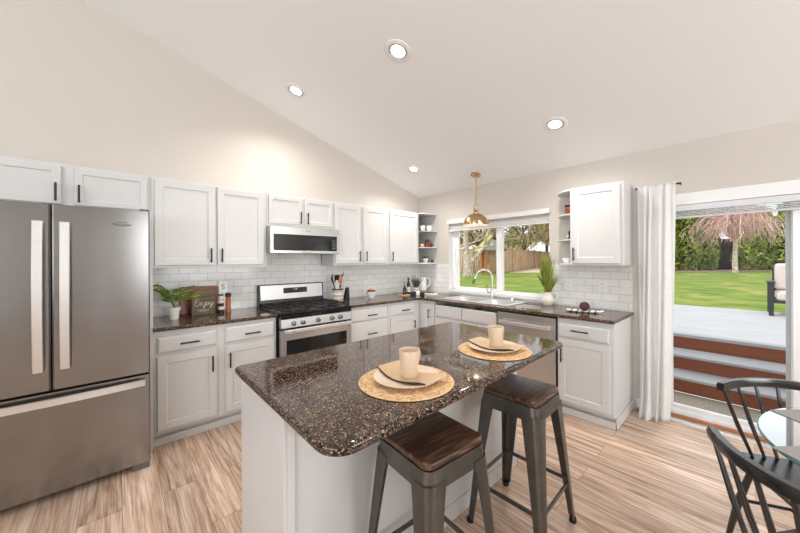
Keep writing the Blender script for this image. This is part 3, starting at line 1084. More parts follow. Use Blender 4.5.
MB().cells(rx, ry, 0.9145, 0.9215, hole).build('rim', M['steel_light'], sk, bevel=0.002)
for ya, yb in ((ry[1], ry[2]), (ry[3], ry[4])):
    b = MB()
    e = 0.02
    top = rrect(rx[1] - 0.001, rx[2] + 0.001, ya - 0.001, yb + 0.001, 0.05)
    bot = rrect(rx[1] + e, rx[2] - e, ya + e, yb - e, 0.06)
    n = len(top)
    b.add([(x, y, 0.9148) for x, y in top] + [(x, y, 0.735) for x, y in bot],
          [tuple(range(n, 2 * n))] + [((i + 1) % n, i, n + i, n + (i + 1) % n) for i in range(n)])
    bo = b.build('bowl', M['steel_light'], sk, smooth=40)
    MB().lathe([(0, 0.7355), (0.045, 0.7355), (0.045, 0.740), (0.03, 0.7375), (0, 0.7375)], (rx[1] + rx[2]) / 2, (ya + yb) / 2, 20).build('drain', M['chrome'], bo, smooth=40)
fa = thing('faucet', 'tall steel gooseneck faucet behind the sink', 'faucet', (-0.128, -1.43, 0.9218))
MB().lathe([(0, 0), (0.028, 0), (0.028, 0.012), (0.02, 0.02), (0.018, 0.11), (0.013, 0.125), (0, 0.125)], n=20).build('base', M['steel'], fa, smooth=40)
gp = smooth_line([(0, 0, 0.12), (0, 0, 0.22), (0, 0, 0.28), (-0.012, 0.03, 0.342), (-0.045, 0.09, 0.368), (-0.08, 0.15, 0.335), (-0.098, 0.18, 0.27), (-0.105, 0.19, 0.245)], 5)
MB().tube(gp, 0.0125, 12).build('spout', M['steel'], fa, smooth=50)
MB().tube([(-0.104, 0.19, 0.25), (-0.112, 0.203, 0.205), (-0.115, 0.208, 0.19)], [0.014, 0.018, 0.016], 12).build('spray_head', M['grey_plastic'], fa, smooth=50)
MB().tube([(0, 0.018, 0.075), (-0.01, 0.055, 0.08), (-0.012, 0.062, 0.10), (-0.012, 0.064, 0.165)], [0.008, 0.009, 0.008, 0.010], 10).build('lever', M['steel_dark'], fa, smooth=50)
tag(MB().lathe([(0, 0), (0.022, 0), (0.022, 0.035), (0.018, 0.045), (0, 0.046)], n=18).build('soap_cap', M['chrome'], loc=(-0.125, -1.70, 0.9218), smooth=40),
    'small round chrome cap on the sink rim right of the faucet', 'sink cap')

# ================================================================== APPLIANCES
# ---- refrigerator
rf = thing('refrigerator', 'large stainless steel french door refrigerator at the left end', 'refrigerator', (-3.905, 0, 0))
MB().box(-0.452, 0.452, -0.765, -0.03, 0.05, 1.735).build('body', M['grey_side'], rf, bevel=0.004)


def door_face(x0, x1, z0, z1, yb, yf, bulge=0.004):
    mb = MB()
    poly = [(x0, yb), (x1, yb)]
    k = 10
    front = []
    for i in range(k + 1):
        t = i / k
        x = x1 + (x0 - x1) * t
        front.append((x, yf - bulge * math.sin(PI * t)))
    front[0] = (x1, yf + 0.008)
    front.insert(1, (x1 - 0.008, yf - 0.0005))
    front[-1] = (x0, yf + 0.008)
    front.insert(-1, (x0 + 0.008, yf - 0.0005))
    pts = poly + front
    mb.prism(pts[::-1], z0, z1)
    return mb


def strap(x0, x1, z0, z1, yf, out, vert=True):
    """flat bowed handle strap standing off the door"""
    mb = MB()
    k = 12
    for i in range(k):
        pass
    prof = []
    for i in range(k + 1):
        t = i / k
        prof.append((t, yf - out * (0.55 + 0.45 * math.sin(PI * t))))
    vs = []
    fs = []
    for t, y in prof:
        if vert:
            z = z0 + (z1 - z0) * t
            vs += [(x0, y + 0.012, z), (x1, y + 0.012, z), (x1 - 0.004, y, z), (x0 + 0.004, y, z)]
        else:
            x = x0 + (x1 - x0) * t
            vs += [(x, y + 0.012, z0), (x, y + 0.012, z1), (x, y, z1 - 0.004), (x, y, z0 + 0.004)]
    for i in range(k):
        for j in range(4):
            a = 4 * i + j
            b = 4 * i + (j + 1) % 4
            fs.append((a, b, b + 4, a + 4) if not vert else (b, a, a + 4, b + 4))
    fs += [(3, 2, 1, 0), (4 * k, 4 * k + 1, 4 * k + 2, 4 * k + 3)]
    mb.add(vs, fs)
    for t in (0.02, 0.98):
        y = yf - out * 0.5
        if vert:
            z = z0 + (z1 - z0) * t
            mb.box(x0 + 0.008, x1 - 0.008, y, yf + 0.004, z - 0.012 if t > 0.5 else z - 0.002, z + 0.012 if t < 0.5 else z + 0.002)
        else:
            x = x0 + (x1 - x0) * t
            mb.box(x - 0.012, x + 0.012, y, yf + 0.004, z0 + 0.008, z1 - 0.008)
    return mb


d1 = door_face(-0.453, -0.003, 0.655, 1.755, -0.772, -0.845).build('door', M['steel_dark'], rf, smooth=30)
strap(-0.072, -0.026, 0.775, 1.65, -0.851, 0.05).build('handle', M['steel_light'], d1, smooth=30)
d2 = door_face(0.003, 0.453, 0.655, 1.755, -0.772, -0.845).build('door', M['steel_dark'], rf, smooth=30)
strap(0.034, 0.080, 0.775, 1.65, -0.851, 0.05).build('handle', M['steel_light'], d2, smooth=30)
d3 = door_face(-0.453, 0.453, 0.045, 0.640, -0.772, -0.845).build('drawer', M['steel_dark'], rf, smooth=30)
strap(-0.425, 0.425, 0.572, 0.618, -0.851, 0.05, False).build('handle', M['steel_light'], d3, smooth=30)
MB().box(0.36, 0.45, -0.84, -0.60, 0.0, 0.044).build('foot', M['grey_plastic'], rf, bevel=0.006)
MB().box(-0.45, -0.36, -0.84, -0.60, 0.0, 0.044).build('foot', M['grey_plastic'], rf, bevel=0.006)
MB().box(-0.355, 0.355, -0.76, -0.70, 0.0, 0.049).build('grille', M['black_enamel'], rf)
MB().box(-0.04, 0.04, -0.80, -0.74, 1.736, 1.765).box(0.40, 0.452, -0.82, -0.74, 1.756, 1.772).build('hinge_cover', M['grey_plastic'], rf, bevel=0.004)
em = lettering('emblem', 'Whirlpool', M['emblem'], rf, (0.31, -0.8565, 1.655), (PI / 2, 0, 0), 0.022)
MB().tube([(0.31 + 0.03 * math.cos(a * PI / 12), -0.8572, 1.659 + 0.014 * math.sin(a * PI / 12)) for a in range(24)], 0.0012, 5, closed=True).build('swoosh', M['emblem'], rf)

# ---- range
rg = thing('gas_range', 'stainless steel gas range with black cooktop between the counters', 'stove', (-2.1225, 0, 0))
RW = 0.379
MB().box(-RW, RW, -0.645, -0.012, 0.03, 0.90).build('body', M['black_enamel'], rg)
ct = MB().box(-RW - 0.002, RW + 0.002, -0.685, -0.085, 0.901, 0.922)
cto = ct.build('cooktop', M['black_enamel'], rg, bevel=0.005)
ft = MB()
ft.add([(x, y, z) for x in (-RW, RW) for y, z in ((-0.646, 0.775), (-0.705, 0.78), (-0.697, 0.862), (-0.646, 0.865))],
       [(0, 1, 2, 3), (7, 6, 5, 4), (0, 4, 5, 1), (1, 5, 6, 2), (2, 6, 7, 3), (3, 7, 4, 0)])
fp = ft.build('control_panel', M['steel_range'], rg, bevel=0.003)
MB().box(-RW, RW, -0.703, -0.646, 0.866, 0.9005).build('black_lip', M['black_gloss'], rg, bevel=0.004)
for kx in (-0.263, -0.17, -0.012, 0.143, 0.238):
    kb = MB()
    kb.lathe([(0, 0), (0.025, 0), (0.025, 0.006), (0.019, 0.010), (0.018, 0.032), (0, 0.034)], n=20)
    kb.box(-0.004, 0.004, -0.017, 0.017, 0.028, 0.040)
    kb.xf(Matrix.Translation((kx, -0.7015, 0.818)) @ Matrix.Rotation(math.radians(86), 4, 'X'))
    kb.build('knob', M['steel_dark'], fp, smooth=40)
od = MB().box(-RW, RW, -0.69, -0.647, 0.205, 0.762).build('oven_door', M['steel'], rg, bevel=0.004)
MB().box(-0.325, 0.325, -0.6925, -0.6902, 0.30, 0.66).build('oven_window', M['black_gloss'], od)
MB().box(-RW + 0.002, RW - 0.002, -0.694, -0.648, 0.7625, 0.7745).build('vent_gap', M['black_enamel'], rg)
hb = MB()
hb.box(-0.355, 0.355, -0.745, -0.722, 0.735, 0.768).box(-0.355, -0.325, -0.723, -0.689, 0.738, 0.765).box(0.325, 0.355, -0.723, -0.689, 0.738, 0.765)
hb.build('oven_handle', M['steel_light'], od, bevel=0.006, seg=3)
MB().box(-RW, RW, -0.685, -0.647, 0.05, 0.195).build('drawer', M['steel'], rg, bevel=0.004)
for sx in (-1, 1):
    for yy in (-0.60, -0.08):
        MB().lathe([(0, 0), (0.018, 0), (0.018, 0.03), (0, 0.03)], sx * 0.33, yy, 12).build('leg', M['black_metal'], rg)
bgm = MB()
bgm.prism([(-0.012, 0.905), (-0.085, 0.905), (-0.075, 1.00), (-0.06, 1.15), (-0.012, 1.15)][::1], -RW, RW, 'x')
bgo = bgm.build('backguard', M['black_enamel'], rg, bevel=0.006)
bf = MB()
bf.add([(-RW + 0.018, -0.0785, 0.985), (RW - 0.018, -0.0785, 0.985), (RW - 0.018, -0.0625, 1.14), (-RW + 0.018, -0.0625, 1.14),
        (-RW + 0.018, -0.072, 0.985), (RW - 0.018, -0.072, 0.985), (RW - 0.018, -0.058, 1.14), (-RW + 0.018, -0.058, 1.14)],
       [(0, 1, 2, 3), (7, 6, 5, 4), (0, 4, 5, 1), (1, 5, 6, 2), (2, 6, 7, 3), (3, 7, 4, 0)])
bf.build('panel_face', M['steel_range'], bgo)
dp = MB()
dp.add([(-0.115, -0.0750, 1.045), (0.165, -0.0750, 1.045), (0.165, -0.0688, 1.105), (-0.115, -0.0688, 1.105),
        (-0.115, -0.070, 1.045), (0.165, -0.070, 1.045), (0.165, -0.064, 1.105), (-0.115, -0.064, 1.105)],
       [(0, 1, 2, 3), (7, 6, 5, 4), (0, 4, 5, 1), (1, 5, 6, 2), (2, 6, 7, 3), (3, 7, 4, 0)])
dp.build('display', M['display'], bgo)
lettering('clock_digits', '12:30', M['sign_text'], bgo, (0.02, -0.0725, 1.085), (math.radians(84), 0, 0), 0.022)
for gx0, gx1 in ((-0.365, -0.128), (-0.122, 0.122), (0.128, 0.365)):
    g = MB()
    zt = 0.9515
    g.box(gx0, gx1, -0.665, -0.653, 0.9385, zt).box(gx0, gx1, -0.115, -0.103, 0.9385, zt)
    g.box(gx0, gx0 + 0.011, -0.665, -0.103, 0.9385, zt).box(gx1 - 0.011, gx1, -0.665, -0.103, 0.9385, zt)
    mx_ = (gx0 + gx1) / 2
    g.box(mx_ - 0.005, mx_ + 0.005, -0.66, -0.11, 0.9385, zt)
    for yy in (-0.52, -0.385, -0.25):
        g.box(gx0, gx1, yy - 0.005, yy + 0.005, 0.9385, zt)
    for xx in (gx0, gx1 - 0.011):
        for yy in (-0.665, -0.114):
            g.box(xx, xx + 0.011, yy, yy + 0.011, 0.9222, 0.94)
    g.build('grate', M['cast_iron'], cto)
for bx, by, r in ((-0.247, -0.52, 0.05), (-0.247, -0.25, 0.04), (0.0, -0.385, 0.055), (0.247, -0.52, 0.045), (0.247, -0.25, 0.04)):
    MB().lathe([(0, 0.9222), (r, 0.9222), (r, 0.930), (r * 0.75, 0.937), (0, 0.938)], bx, by, 20).build('burner', M['cast_iron'], cto, smooth=40)

# ---- microwave hood
mw = thing('microwave', 'stainless steel over the range microwave with black glass front', 'microwave', (-2.113, 0, 1.490))
MB().box(-0.382, 0.372, -0.375, -0.012, 0.004, 0.275).build('body', M['steel'], mw, bevel=0.003)
md = MB().box(-0.385, 0.398, -0.409, -0.3755, 0.0, 0.278).build('door', M['steel'], mw, bevel=0.005)
MB().box(-0.352, 0.362, -0.4115, -0.4095, 0.030, 0.198).build('glass_front', M['black_gloss'], md)
MB().box(-0.33, 0.215, -0.4125, -0.4116, 0.045, 0.183).build('viewing_window', M['display'], md)
MB().box(-0.05, 0.05, -0.4115, -0.4100, 0.012, 0.02).build('handle_recess', M['steel_dark'], md)
kp = MB()
for i in range(5):
    for j in range(3):
        kp.box(0.30 + 0.016 * j, 0.310 + 0.016 * j, -0.4125, -0.4116, 0.055 + 0.022 * i, 0.066 + 0.022 * i)
kp.build('keypad', M['emblem'], md)
lettering('emblem', 'Whirlpool', M['emblem'], mw, (0.02, -0.4102, 0.245), (PI / 2, 0, 0), 0.016)

# ---- dishwasher
dw = thing('dishwasher', 'stainless steel dishwasher under the right counter', 'dishwasher', (0, -1.807, 0), HB)
MB().box(0.003, 0.617, -0.585, -0.012, 0.02, 0.870).build('body', M['black_enamel'], dw)
MB().box(0.006, 0.612, -0.632, -0.586, 0.115, 0.866).build('door', M['steel'], dw, bevel=0.004)
MB().box(0.006, 0.612, -0.625, -0.588, 0.867, 0.8795).build('control_strip', M['black_gloss'], dw)
hh = MB().box(0.045, 0.575, -0.682, -0.660, 0.755, 0.792).box(0.05, 0.08, -0.661, -0.632, 0.76, 0.787).box(0.54, 0.57, -0.661, -0.632, 0.76, 0.787)
hh.build('handle', M['steel_light'], dw, bevel=0.005, seg=3)
MB().box(0.006, 0.612, -0.55, -0.5855, 0.0, 0.11).build('toe_panel', M['black_enamel'], dw)

# ================================================================== ISLAND
ic = thing('island_cabinet', 'white painted island base under the granite top', 'island', (-2.385, -2.265, 0))
IX, IY = 0.797, 0.27
MB().box(-IX, IX, -IY, IY, 0.0, 0.8795).build('body', M['white'], ic, bevel=0.002)
MB().box(-IX - 0.010, -IX, -IY - 0.010, -IY + 0.030, 0.0, 0.879).box(-IX, -IX + 0.03, -IY - 0.010, -IY, 0.0, 0.879).build('corner_trim', M['white'], ic, bevel=0.002)
MB().box(-IX + 0.031, IX + 0.012, -IY - 0.012, -IY, 0.0, 0.088).box(IX, IX + 0.012, -IY - 0.012, IY, 0.0, 0.088).build('base_trim', M['white'], ic, bevel=0.004)
MB().box(IX - 0.03, IX + 0.010, -IY - 0.009, -IY, 0.0885, 0.879).build('corner_trim', M['white'], ic, bevel=0.002)
for k in range(3):
    b = MB()
    x0 = -0.78 + 0.53 * k
    shaker(b, -x0 - 0.50, -x0, 0.12, 0.70, -IY - 0.02).xf(Matrix.Rotation(PI, 4, 'Z'))
    o = b.build('door', M['white'], ic)
    b = MB()
    slabfront(b, -x0 - 0.50, -x0, 0.72, 0.86, -IY - 0.02).xf(Matrix.Rotation(PI, 4, 'Z'))
    o = b.build('drawer', M['white'], ic)
itop = MB().prism(arc(-1.600 - 0.05, -1.975 - 0.05, 0.05, 0, 90, 8) + arc(-3.212 + 0.035, -1.975 - 0.035, 0.035, 90, 180, 6) + arc(-3.212 + 0.085, -2.906 + 0.085, 0.085, 180, 270, 10) + arc(-1.608 - 0.045, -2.876 + 0.045, 0.045, 270, 360, 8), 0.8797, 0.914)
tag(itop.build('countertop', M['granite'], bevel=0.013, seg=5, smooth=40), 'large speckled brown granite island top with rounded corners', 'countertop')


# ---- stools
def make_stool(label, loc, rz):
    t = thing('bar_stool', label, 'stool', loc, rz, 'metal bar stools at the island')
    H = 0.730
    s = MB().prism(rrect(-0.151, 0.151, -0.151, 0.151, 0.035), H - 0.026, H)
    s.build('seat', M['seatwood'], t, bevel=0.006, seg=3, smooth=35)
    outer = rrect(-0.153, 0.153, -0.153, 0.153, 0.038)
    outer2 = rrect(-0.162, 0.162, -0.162, 0.162, 0.042)
    inner = rrect(-0.140, 0.140, -0.140, 0.140, 0.03)
    n = len(outer)
    a = MB()
    z0, z1 = H - 0.092, H - 0.0265
    a.add([(x, y, z1) for x, y in inner] + [(x, y, z1) for x, y in outer] + [(x, y, z0) for x, y in outer2] + [(x, y, z0) for x, y in rrect(-0.152, 0.152, -0.152, 0.152, 0.036)] + [(x, y, z1 - 0.003) for x, y in inner],
          [((i), (i + 1) % n, n + (i + 1) % n, n + i)[::-1] for i in range(n)] +
          [(n + i, n + (i + 1) % n, 2 * n + (i + 1) % n, 2 * n + i)[::-1] for i in range(n)] +
          [(2 * n + i, 2 * n + (i + 1) % n, 3 * n + (i + 1) % n, 3 * n + i)[::-1] for i in range(n)] +
          [(3 * n + i, 3 * n + (i + 1) % n, 4 * n + (i + 1) % n, 4 * n + i)[::-1] for i in range(n)])
    a.build('apron', M['gun'], t, smooth=40)
    top_z, bot_z = H - 0.07, 0.022

    def sec(w, r):
        th = 0.006
        o_ = [(-w, 0.0)] + arc(-r, -r, r, 90, 0, 5) + [(0.0, -w)]
        i_ = [(-th, -w)] + arc(-r, -r, r - th, 0, 90, 5) + [(-w, -th)]
        return o_ + i_
    for sx in (-1, 1):
        for sy in (-1, 1):
            lm = MB()
            rows = []
            for tt in (0.0, 0.12, 0.35, 0.7, 1.0):
                z = top_z + (bot_z - top_z) * tt
                p = 0.161 + (0.208 - 0.161) * tt
                w = 0.088 + (0.036 - 0.088) * tt ** 0.8
                r = 0.034 - 0.018 * tt
                rows.append([((p + x) * sx, (p + y) * sy, z) for x, y in sec(w, r)])
            k = len(rows[0])
            vs = [v for rw in rows for v in rw]
            fs = []
            flip = (sx * sy) > 0
            for i in range(len(rows) - 1):
                for j in range(k):
                    j2 = (j + 1) % k
                    f = (i * k + j, i * k + j2, (i + 1) * k + j2, (i + 1) * k + j)
                    fs.append(f if not flip else f[::-1])
            lm.add(vs, fs)
            lo = lm.build('leg', M['gun'], t, smooth=40)
            MB().lathe([(0, 0), (0.017, 0), (0.019, 0.006), (0.017, 0.024), (0, 0.024)], sx * 0.196, sy * 0.196, 12).build('foot', M['rubber'], lo, smooth=40)
    br = MB()
    q = 0.184
    for a0, a1 in (((-q, -q), (q, -q)), ((q, -q), (q, q)), ((q, q), (-q, q)), ((-q, q), (-q, -q))):
        d = Vector((a1[0] - a0[0], a1[1] - a0[1], 0)).normalized()
        nrm = Vector((-d.y, d.x, 0))
        A, B = Vector((*a0, 0)), Vector((*a1, 0))
        for zz in (0,):
            vs = []
            for P in (A, B):
                for s_ in (-0.004, 0.004):
                    for z in (0.215, 0.235):
                        vs.append(tuple(P + nrm * s_ + Vector((0, 0, z))))
            b2 = MB()
            br.add(vs, [(0, 1, 3, 2), (4, 6, 7, 5), (0, 4, 5, 1), (2, 3, 7, 6), (0, 2, 6, 4), (1, 5, 7, 3)])
    br.build('footrest', M['gun'], t)
    return t


stool = make_stool('metal stool with dark wood seat nearer the camera at the island', (-2.70, -2.778, 0), math.radians(-4))
again(stool, 'metal stool with dark wood seat farther along the island, nearer the dishwasher', (-2.01, -2.80, 0), math.radians(2))

# ---- place settings
def make_setting(cx, cy, rz, where):
    m = MB().lathe([(0, 0), (0.192, 0), (0.197, 0.003), (0.192, 0.006), (0.18, 0.0052), (0.15, 0.006), (0.12, 0.0052), (0.09, 0.006), (0, 0.006)], n=48)
    tag(m.build('placemat', M['mat'], loc=(cx, cy, 0.9143), smooth=40), 'round woven straw placemat on the island %s' % where, 'placemat', 'round straw placemats')
    p = MB().lathe([(0, 0), (0.075, 0), (0.08, 0.004), (0.122, 0.014), (0.137, 0.019), (0.135, 0.021), (0.118, 0.0165), (0.078, 0.0075), (0, 0.007)], n=48)
    tag(p.build('plate', M['ceramic_plate'], loc=(cx, cy, 0.9206), smooth=40), 'cream plate on the straw placemat %s' % where, 'plate', 'cream plates on the island')
    nt = thing('napkin', 'tan napkin with dark piped edge under the mug %s' % where, 'napkin', (cx + 0.01, cy + 0.012, 0.9315), rz, 'tan napkins on the plates')

    def fn(u, v):
        x = -0.145 + 0.29 * u
        y = -0.07 + 0.14 * v + 0.03 * (2 * u - 1) ** 2
        d = math.hypot(x, y)
        z = 0.0005 + 0.012 * max(0, (d - 0.07) / 0.06) if d < 0.13 else 0.0125 - 0.06 * (d - 0.13)
        return (x, y, z + 0.0012 * math.sin(9 * u + 4 * v))
    nm = MB().grid(fn, 20, 12)
    nm.build('cloth', M['napkin'], nt, solid=0.003, smooth=60)
    MB().tube([fn(i / 20, 0.0)[:2] + (fn(i / 20, 0.0)[2] + 0.001,) for i in range(21)], 0.0028, 6).build('piped_edge', M['piping'], nt, smooth=60)
    g = thing('mug', 'tall beige tapered mug standing on the plate %s' % where, 'mug', (cx + 0.012, cy - 0.005, 0.9346), 0, 'beige mugs on the island')
    MB().lathe([(0, 0), (0.033, 0), (0.036, 0.004), (0.039, 0.05), (0.0435, 0.108), (0.0428, 0.1095), (0.0405, 0.107), (0.036, 0.05), (0.033, 0.008), (0, 0.008)], n=32).build('body', M['ceramic'], g, smooth=40)
    hp = smooth_line([(0.042, 0, 0.10), (0.062, 0, 0.098), (0.070, 0, 0.075), (0.062, 0, 0.048), (0.038, 0, 0.036)], 5)
    MB().tube(hp, 0.0055, 8).xf(Matrix.Rotation(math.radians(8), 4, 'Z')).build('handle', M['ceramic'], g, smooth=60)


make_setting(-2.735, -2.675, math.radians(-88), 'nearer the camera')
make_setting(-2.075, -2.675, math.radians(-88), 'farther along the counter')

# ================================================================== LAMPS
th_c = math.atan(SL)
first = None
for (x, y), lb in (((-2.03, -1.82), 'recessed ceiling downlight above the island, nearest the camera'), ((-2.31, -0.60), 'recessed ceiling downlight above the stove'),
                   ((-0.715, -2.457), 'recessed ceiling downlight at right, near the sliding door side'), ((-0.706, -0.604), 'recessed ceiling downlight near the room corner left of the pendant')):
    t = thing('ceiling_downlight', lb, 'ceiling light', (x, y, ceil_z(x) - 0.001), 0, 'recessed ceiling lights')
    t.rotation_euler = (0, th_c, 0)
    t.scale = (1.14, 1.14, 1.0)
    MB().lathe([(0.062, -0.004), (0.066, -0.0095), (0.088, -0.006), (0.092, 0.0), (0.062, 0.0)], n=36).build('trim_ring', M['trimw'], t, smooth=40)
    MB().lathe([(0.061, -0.0085), (0.061, -0.001), (0.050, -0.001), (0.048, -0.003), (0.058, -0.0085)], n=36).build('baffle', M['grey_vinyl'], t, smooth=40)
    MB().lathe([(0, -0.004), (0.047, -0.004), (0.047, -0.001), (0, -0.001)], n=32).build('lens', M['can_glow'], t)
    add_light('downlight', 'SPOT', (x - 0.01, y, ceil_z(x) - 0.03), (0, 0, -1), CAN_W * 6, (1.0, 0.96, 0.91), spot_size=math.radians(150), spot_blend=1.0, shadow_soft_size=0.06)

pl = thing('pendant_lamp', 'brass dome pendant lamp hanging over the sink', 'lamp', (-0.262, -1.282, 1.855))
zc = ceil_z(-0.262) - 1.855
cn = MB().lathe([(0, -0.018), (0.055, -0.018), (0.062, -0.012), (0.062, 0.0), (0, 0.0)], n=28)
cn.xf(Matrix.Translation((0, 0, zc - 0.001)) @ Matrix.Rotation(th_c, 4, 'Y')).build('canopy', M['brass'], pl, smooth=40)
MB().tube([(0, 0, 0.262), (0, 0, zc - 0.016)], 0.0085, 12).build('stem', M['brass'], pl, smooth=40)
MB().tube([(0.0, 0.026 * math.cos(a * PI / 12), 0.236 + 0.026 * math.sin(a * PI / 12)) for a in range(24)], 0.006, 8, closed=True).xf(Matrix.Rotation(math.radians(45), 4, 'Z')).build('ring', M['brass'], pl, smooth=60)
MB().lathe([(0, 0.148), (0.034, 0.148), (0.036, 0.16), (0.024, 0.175), (0.034, 0.19), (0.034, 0.205), (0.015, 0.214), (0, 0.214)], n=24).build('neck', M['brass'], pl, smooth=40)
dome_o = [(0.166, 0.0), (0.167, 0.012), (0.158, 0.018), (0.152, 0.045), (0.132, 0.088), (0.098, 0.122), (0.06, 0.143), (0.03, 0.150)]
MB().lathe(dome_o + [(0.03, 0.147)], n=48).build('shade', M['brass'], pl, smooth=40)
MB().lathe([(0.03, 0.146), (0.058, 0.139), (0.094, 0.118), (0.127, 0.085), (0.148, 0.044), (0.154, 0.017), (0.162, 0.010), (0.166, 0.0)], n=48).build('shade_lining', M['lamp_white'], pl, smooth=40)
MB().sphere((0, 0, 0.060), 0.035, 16, 10).lathe([(0.016, 0.085), (0.016, 0.146), (0, 0.146)], n=12).build('bulb', M['bulb'], pl, smooth=60)

# ================================================================== COUNTER ITEMS (left counter)
random.seed(4)
pp = thing('potted_palm', 'small palm in a white pot on the counter beside the refrigerator', 'plant', (-3.258, -0.285, 0.9143))
MB().lathe([(0, 0), (0.030, 0), (0.040, 0.075), (0.045, 0.075), (0.047, 0.103), (0.042, 0.103), (0.039, 0.085), (0, 0.085)], n=28).build('pot', M['white_ceramic'], pp, smooth=35)
MB().lathe([(0, 0.088), (0.0385, 0.088), (0.03, 0.094), (0, 0.096)], n=20).build('soil', M['soil'], pp, smooth=60)
fm = MB()
for ang, reach, rise in ((200, 0.17, 0.19), (150, 0.13, 0.21), (100, 0.08, 0.16), (60, 0.13, 0.17), (15, 0.25, 0.15), (-15, 0.22, 0.12), (-60, 0.13, 0.13), (-110, 0.15, 0.14), (-150, 0.13, 0.19), (30, 0.18, 0.19), (185, 0.12, 0.22), (250, 0.10, 0.1)):
    a = math.radians(ang)
    d = Vector((math.cos(a), math.sin(a), 0))
    sd = Vector((-d.y, d.x, 0))
    ptsf = []
    for i in range(15):
        t = i / 14
        ptsf.append(d * reach * t ** 1.1 + Vector((0, 0, 0.09 + rise * (2.1 * t - 1.15 * t * t))))
    fm.tube(ptsf, [0.003 - 0.0022 * i / 14 for i in range(15)], 5)
    for i in range(4, 15):
        t = i / 14
        L = 0.095 * math.sin(PI * min(1, 0.22 + 0.78 * t)) ** 0.7 + 0.012
        fw = (ptsf[min(i + 1, 14)] - ptsf[i - 1]).normalized()
        for s_ in (-1, 1):
            tip = ptsf[i] + (sd * s_ * 0.8 + fw * 0.75).normalized() * L + Vector((0, 0, -0.30 * L))
            w = fw * 0.0065
            mid = ptsf[i] * 0.5 + tip * 0.5 + Vector((0, 0, 0.006))
            if (Vector((-3.258, -0.285, 0)) + tip).y > -0.035:
                continue
            fm.add([ptsf[i], mid + w, tip, mid - w], [(0, 1, 2, 3)])
fm.build('fronds', M['palm'], pp, smooth=80)

cb = MB().prism(rrect(-0.157, 0.157, 0.0, 0.252, 0.02), -0.008, 0.008, 'y')
cb = MB()
cb.add([(x, y, z) for y in (-0.009, 0.009) for x, z in rrect(-0.157, 0.157, 0.0, 0.255, 0.018, 4)],
       [tuple(range(20 * 0, 20 * 0)),] if False else [tuple(range(0, 20)), tuple(range(39, 19, -1))] + [(i, 20 + i, 20 + (i + 1) % 20, (i + 1) % 20) for i in range(20)])
tag(cb.build('cutting_board', M['board'], loc=(-3.033, -0.052, 0.9155), rot=(math.radians(-8), 0, 0), bevel=0.002), 'red brown wooden board leaning on the tiles behind the sign', 'cutting board')

sg = thing('wooden_sign', 'grey brown wooden sign reading Enjoy Today on the left counter', 'sign', (-3.022, -0.165, 0.9145), math.radians(8))
MB().box(-0.098, 0.098, -0.011, 0.011, 0.0, 0.165).build('board', M['sign'], sg, bevel=0.002)
sc_ = 0.062
let = [
    [(0.62, 0.86), (0.42, 1.0), (0.2, 0.92), (0.16, 0.72), (0.34, 0.58), (0.16, 0.5), (0.02, 0.28), (0.12, 0.05), (0.4, 0.02), (0.66, 0.2)],
    [(0.72, 0.48), (0.78, 0.05), (0.80, 0.3), (0.95, 0.48), (1.06, 0.38), (1.06, 0.08), (1.2, 0.06)],
    [(1.42, 0.48), (1.44, 0.0), (1.36, -0.36), (1.18, -0.34), (1.26, -0.1), (1.56, 0.15)],
    [(1.74, 0.46), (1.58, 0.36), (1.58, 0.12), (1.72, 0.02), (1.88, 0.14), (1.88, 0.36), (1.74, 0.46), (1.98, 0.4)],
    [(2.06, 0.48), (2.12, 0.14), (2.26, 0.08), (2.40, 0.24), (2.46, 0.50), (2.36, 0.0), (2.26, -0.34), (2.10, -0.36), (2.18, -0.12), (2.60, 0.18)],
    [(1.43, 0.64), (1.44, 0.66)]]
tx = MB()
for ln in let:
    ln = smooth_line(ln, 5)
    tx.tube([(-0.080 + a * sc_, -0.0122, 0.083 + b * sc_) for a, b in ln], 0.0026, 6)
tx.build('script_lettering', M['sign_text'], sg, smooth=60)
lettering('block_lettering', 'TODAY', M['sign_text'], sg, (-0.005, -0.0118, 0.037), (PI / 2, 0, 0), 0.026, spacing=1.15)

sm = thing('striped_grinder', 'black and white striped jar next to the wooden sign', 'jar', (-2.882, -0.178, 0.9143))
MB().lathe([(0, 0), (0.026, 0), (0.026, 0.125), (0, 0.125)], n=24).build('body', M['bw'], sm, smooth=40)
MB().lathe([(0, 0.1252), (0.018, 0.1252), (0.022, 0.14), (0.02, 0.16), (0, 0.162)], n=20).build('stopper', M['white_ceramic'], sm, smooth=40)
MB().box(-0.022, 0.022, -0.006, 0.006, 0.163, 0.178).build('top_bar', M['black_metal'], sm, bevel=0.002)
pm = thing('pepper_mill', 'orange brown wooden pepper mill with black top', 'pepper mill', (-2.818, -0.175, 0.9143))
MB().lathe([(0, 0), (0.026, 0), (0.027, 0.012), (0.022, 0.05), (0.025, 0.10), (0.021, 0.14), (0.025, 0.150), (0, 0.150)], n=24).build('body', M['mill'], pm, smooth=40)
MB().lathe([(0, 0.1502), (0.026, 0.1502), (0.027, 0.17), (0.022, 0.188), (0, 0.192)], n=24).build('cap', M['black_metal'], pm, smooth=40)
mbd = thing('letter_board', 'narrow white marble slab with a black S leaning behind the pepper mill', 'sign', (-2.83, -0.040, 0.9145))
mbd.rotation_euler = (math.radians(-5), 0, 0)
MB().box(-0.040, 0.045, -0.006, 0.006, 0.0, 0.30).build('slab', M['marble'], mbd, bevel=0.003)
lettering('letter', 'S', M['black_metal'], mbd, (0.0, -0.0066, 0.235), (PI / 2, 0, 0), 0.075)

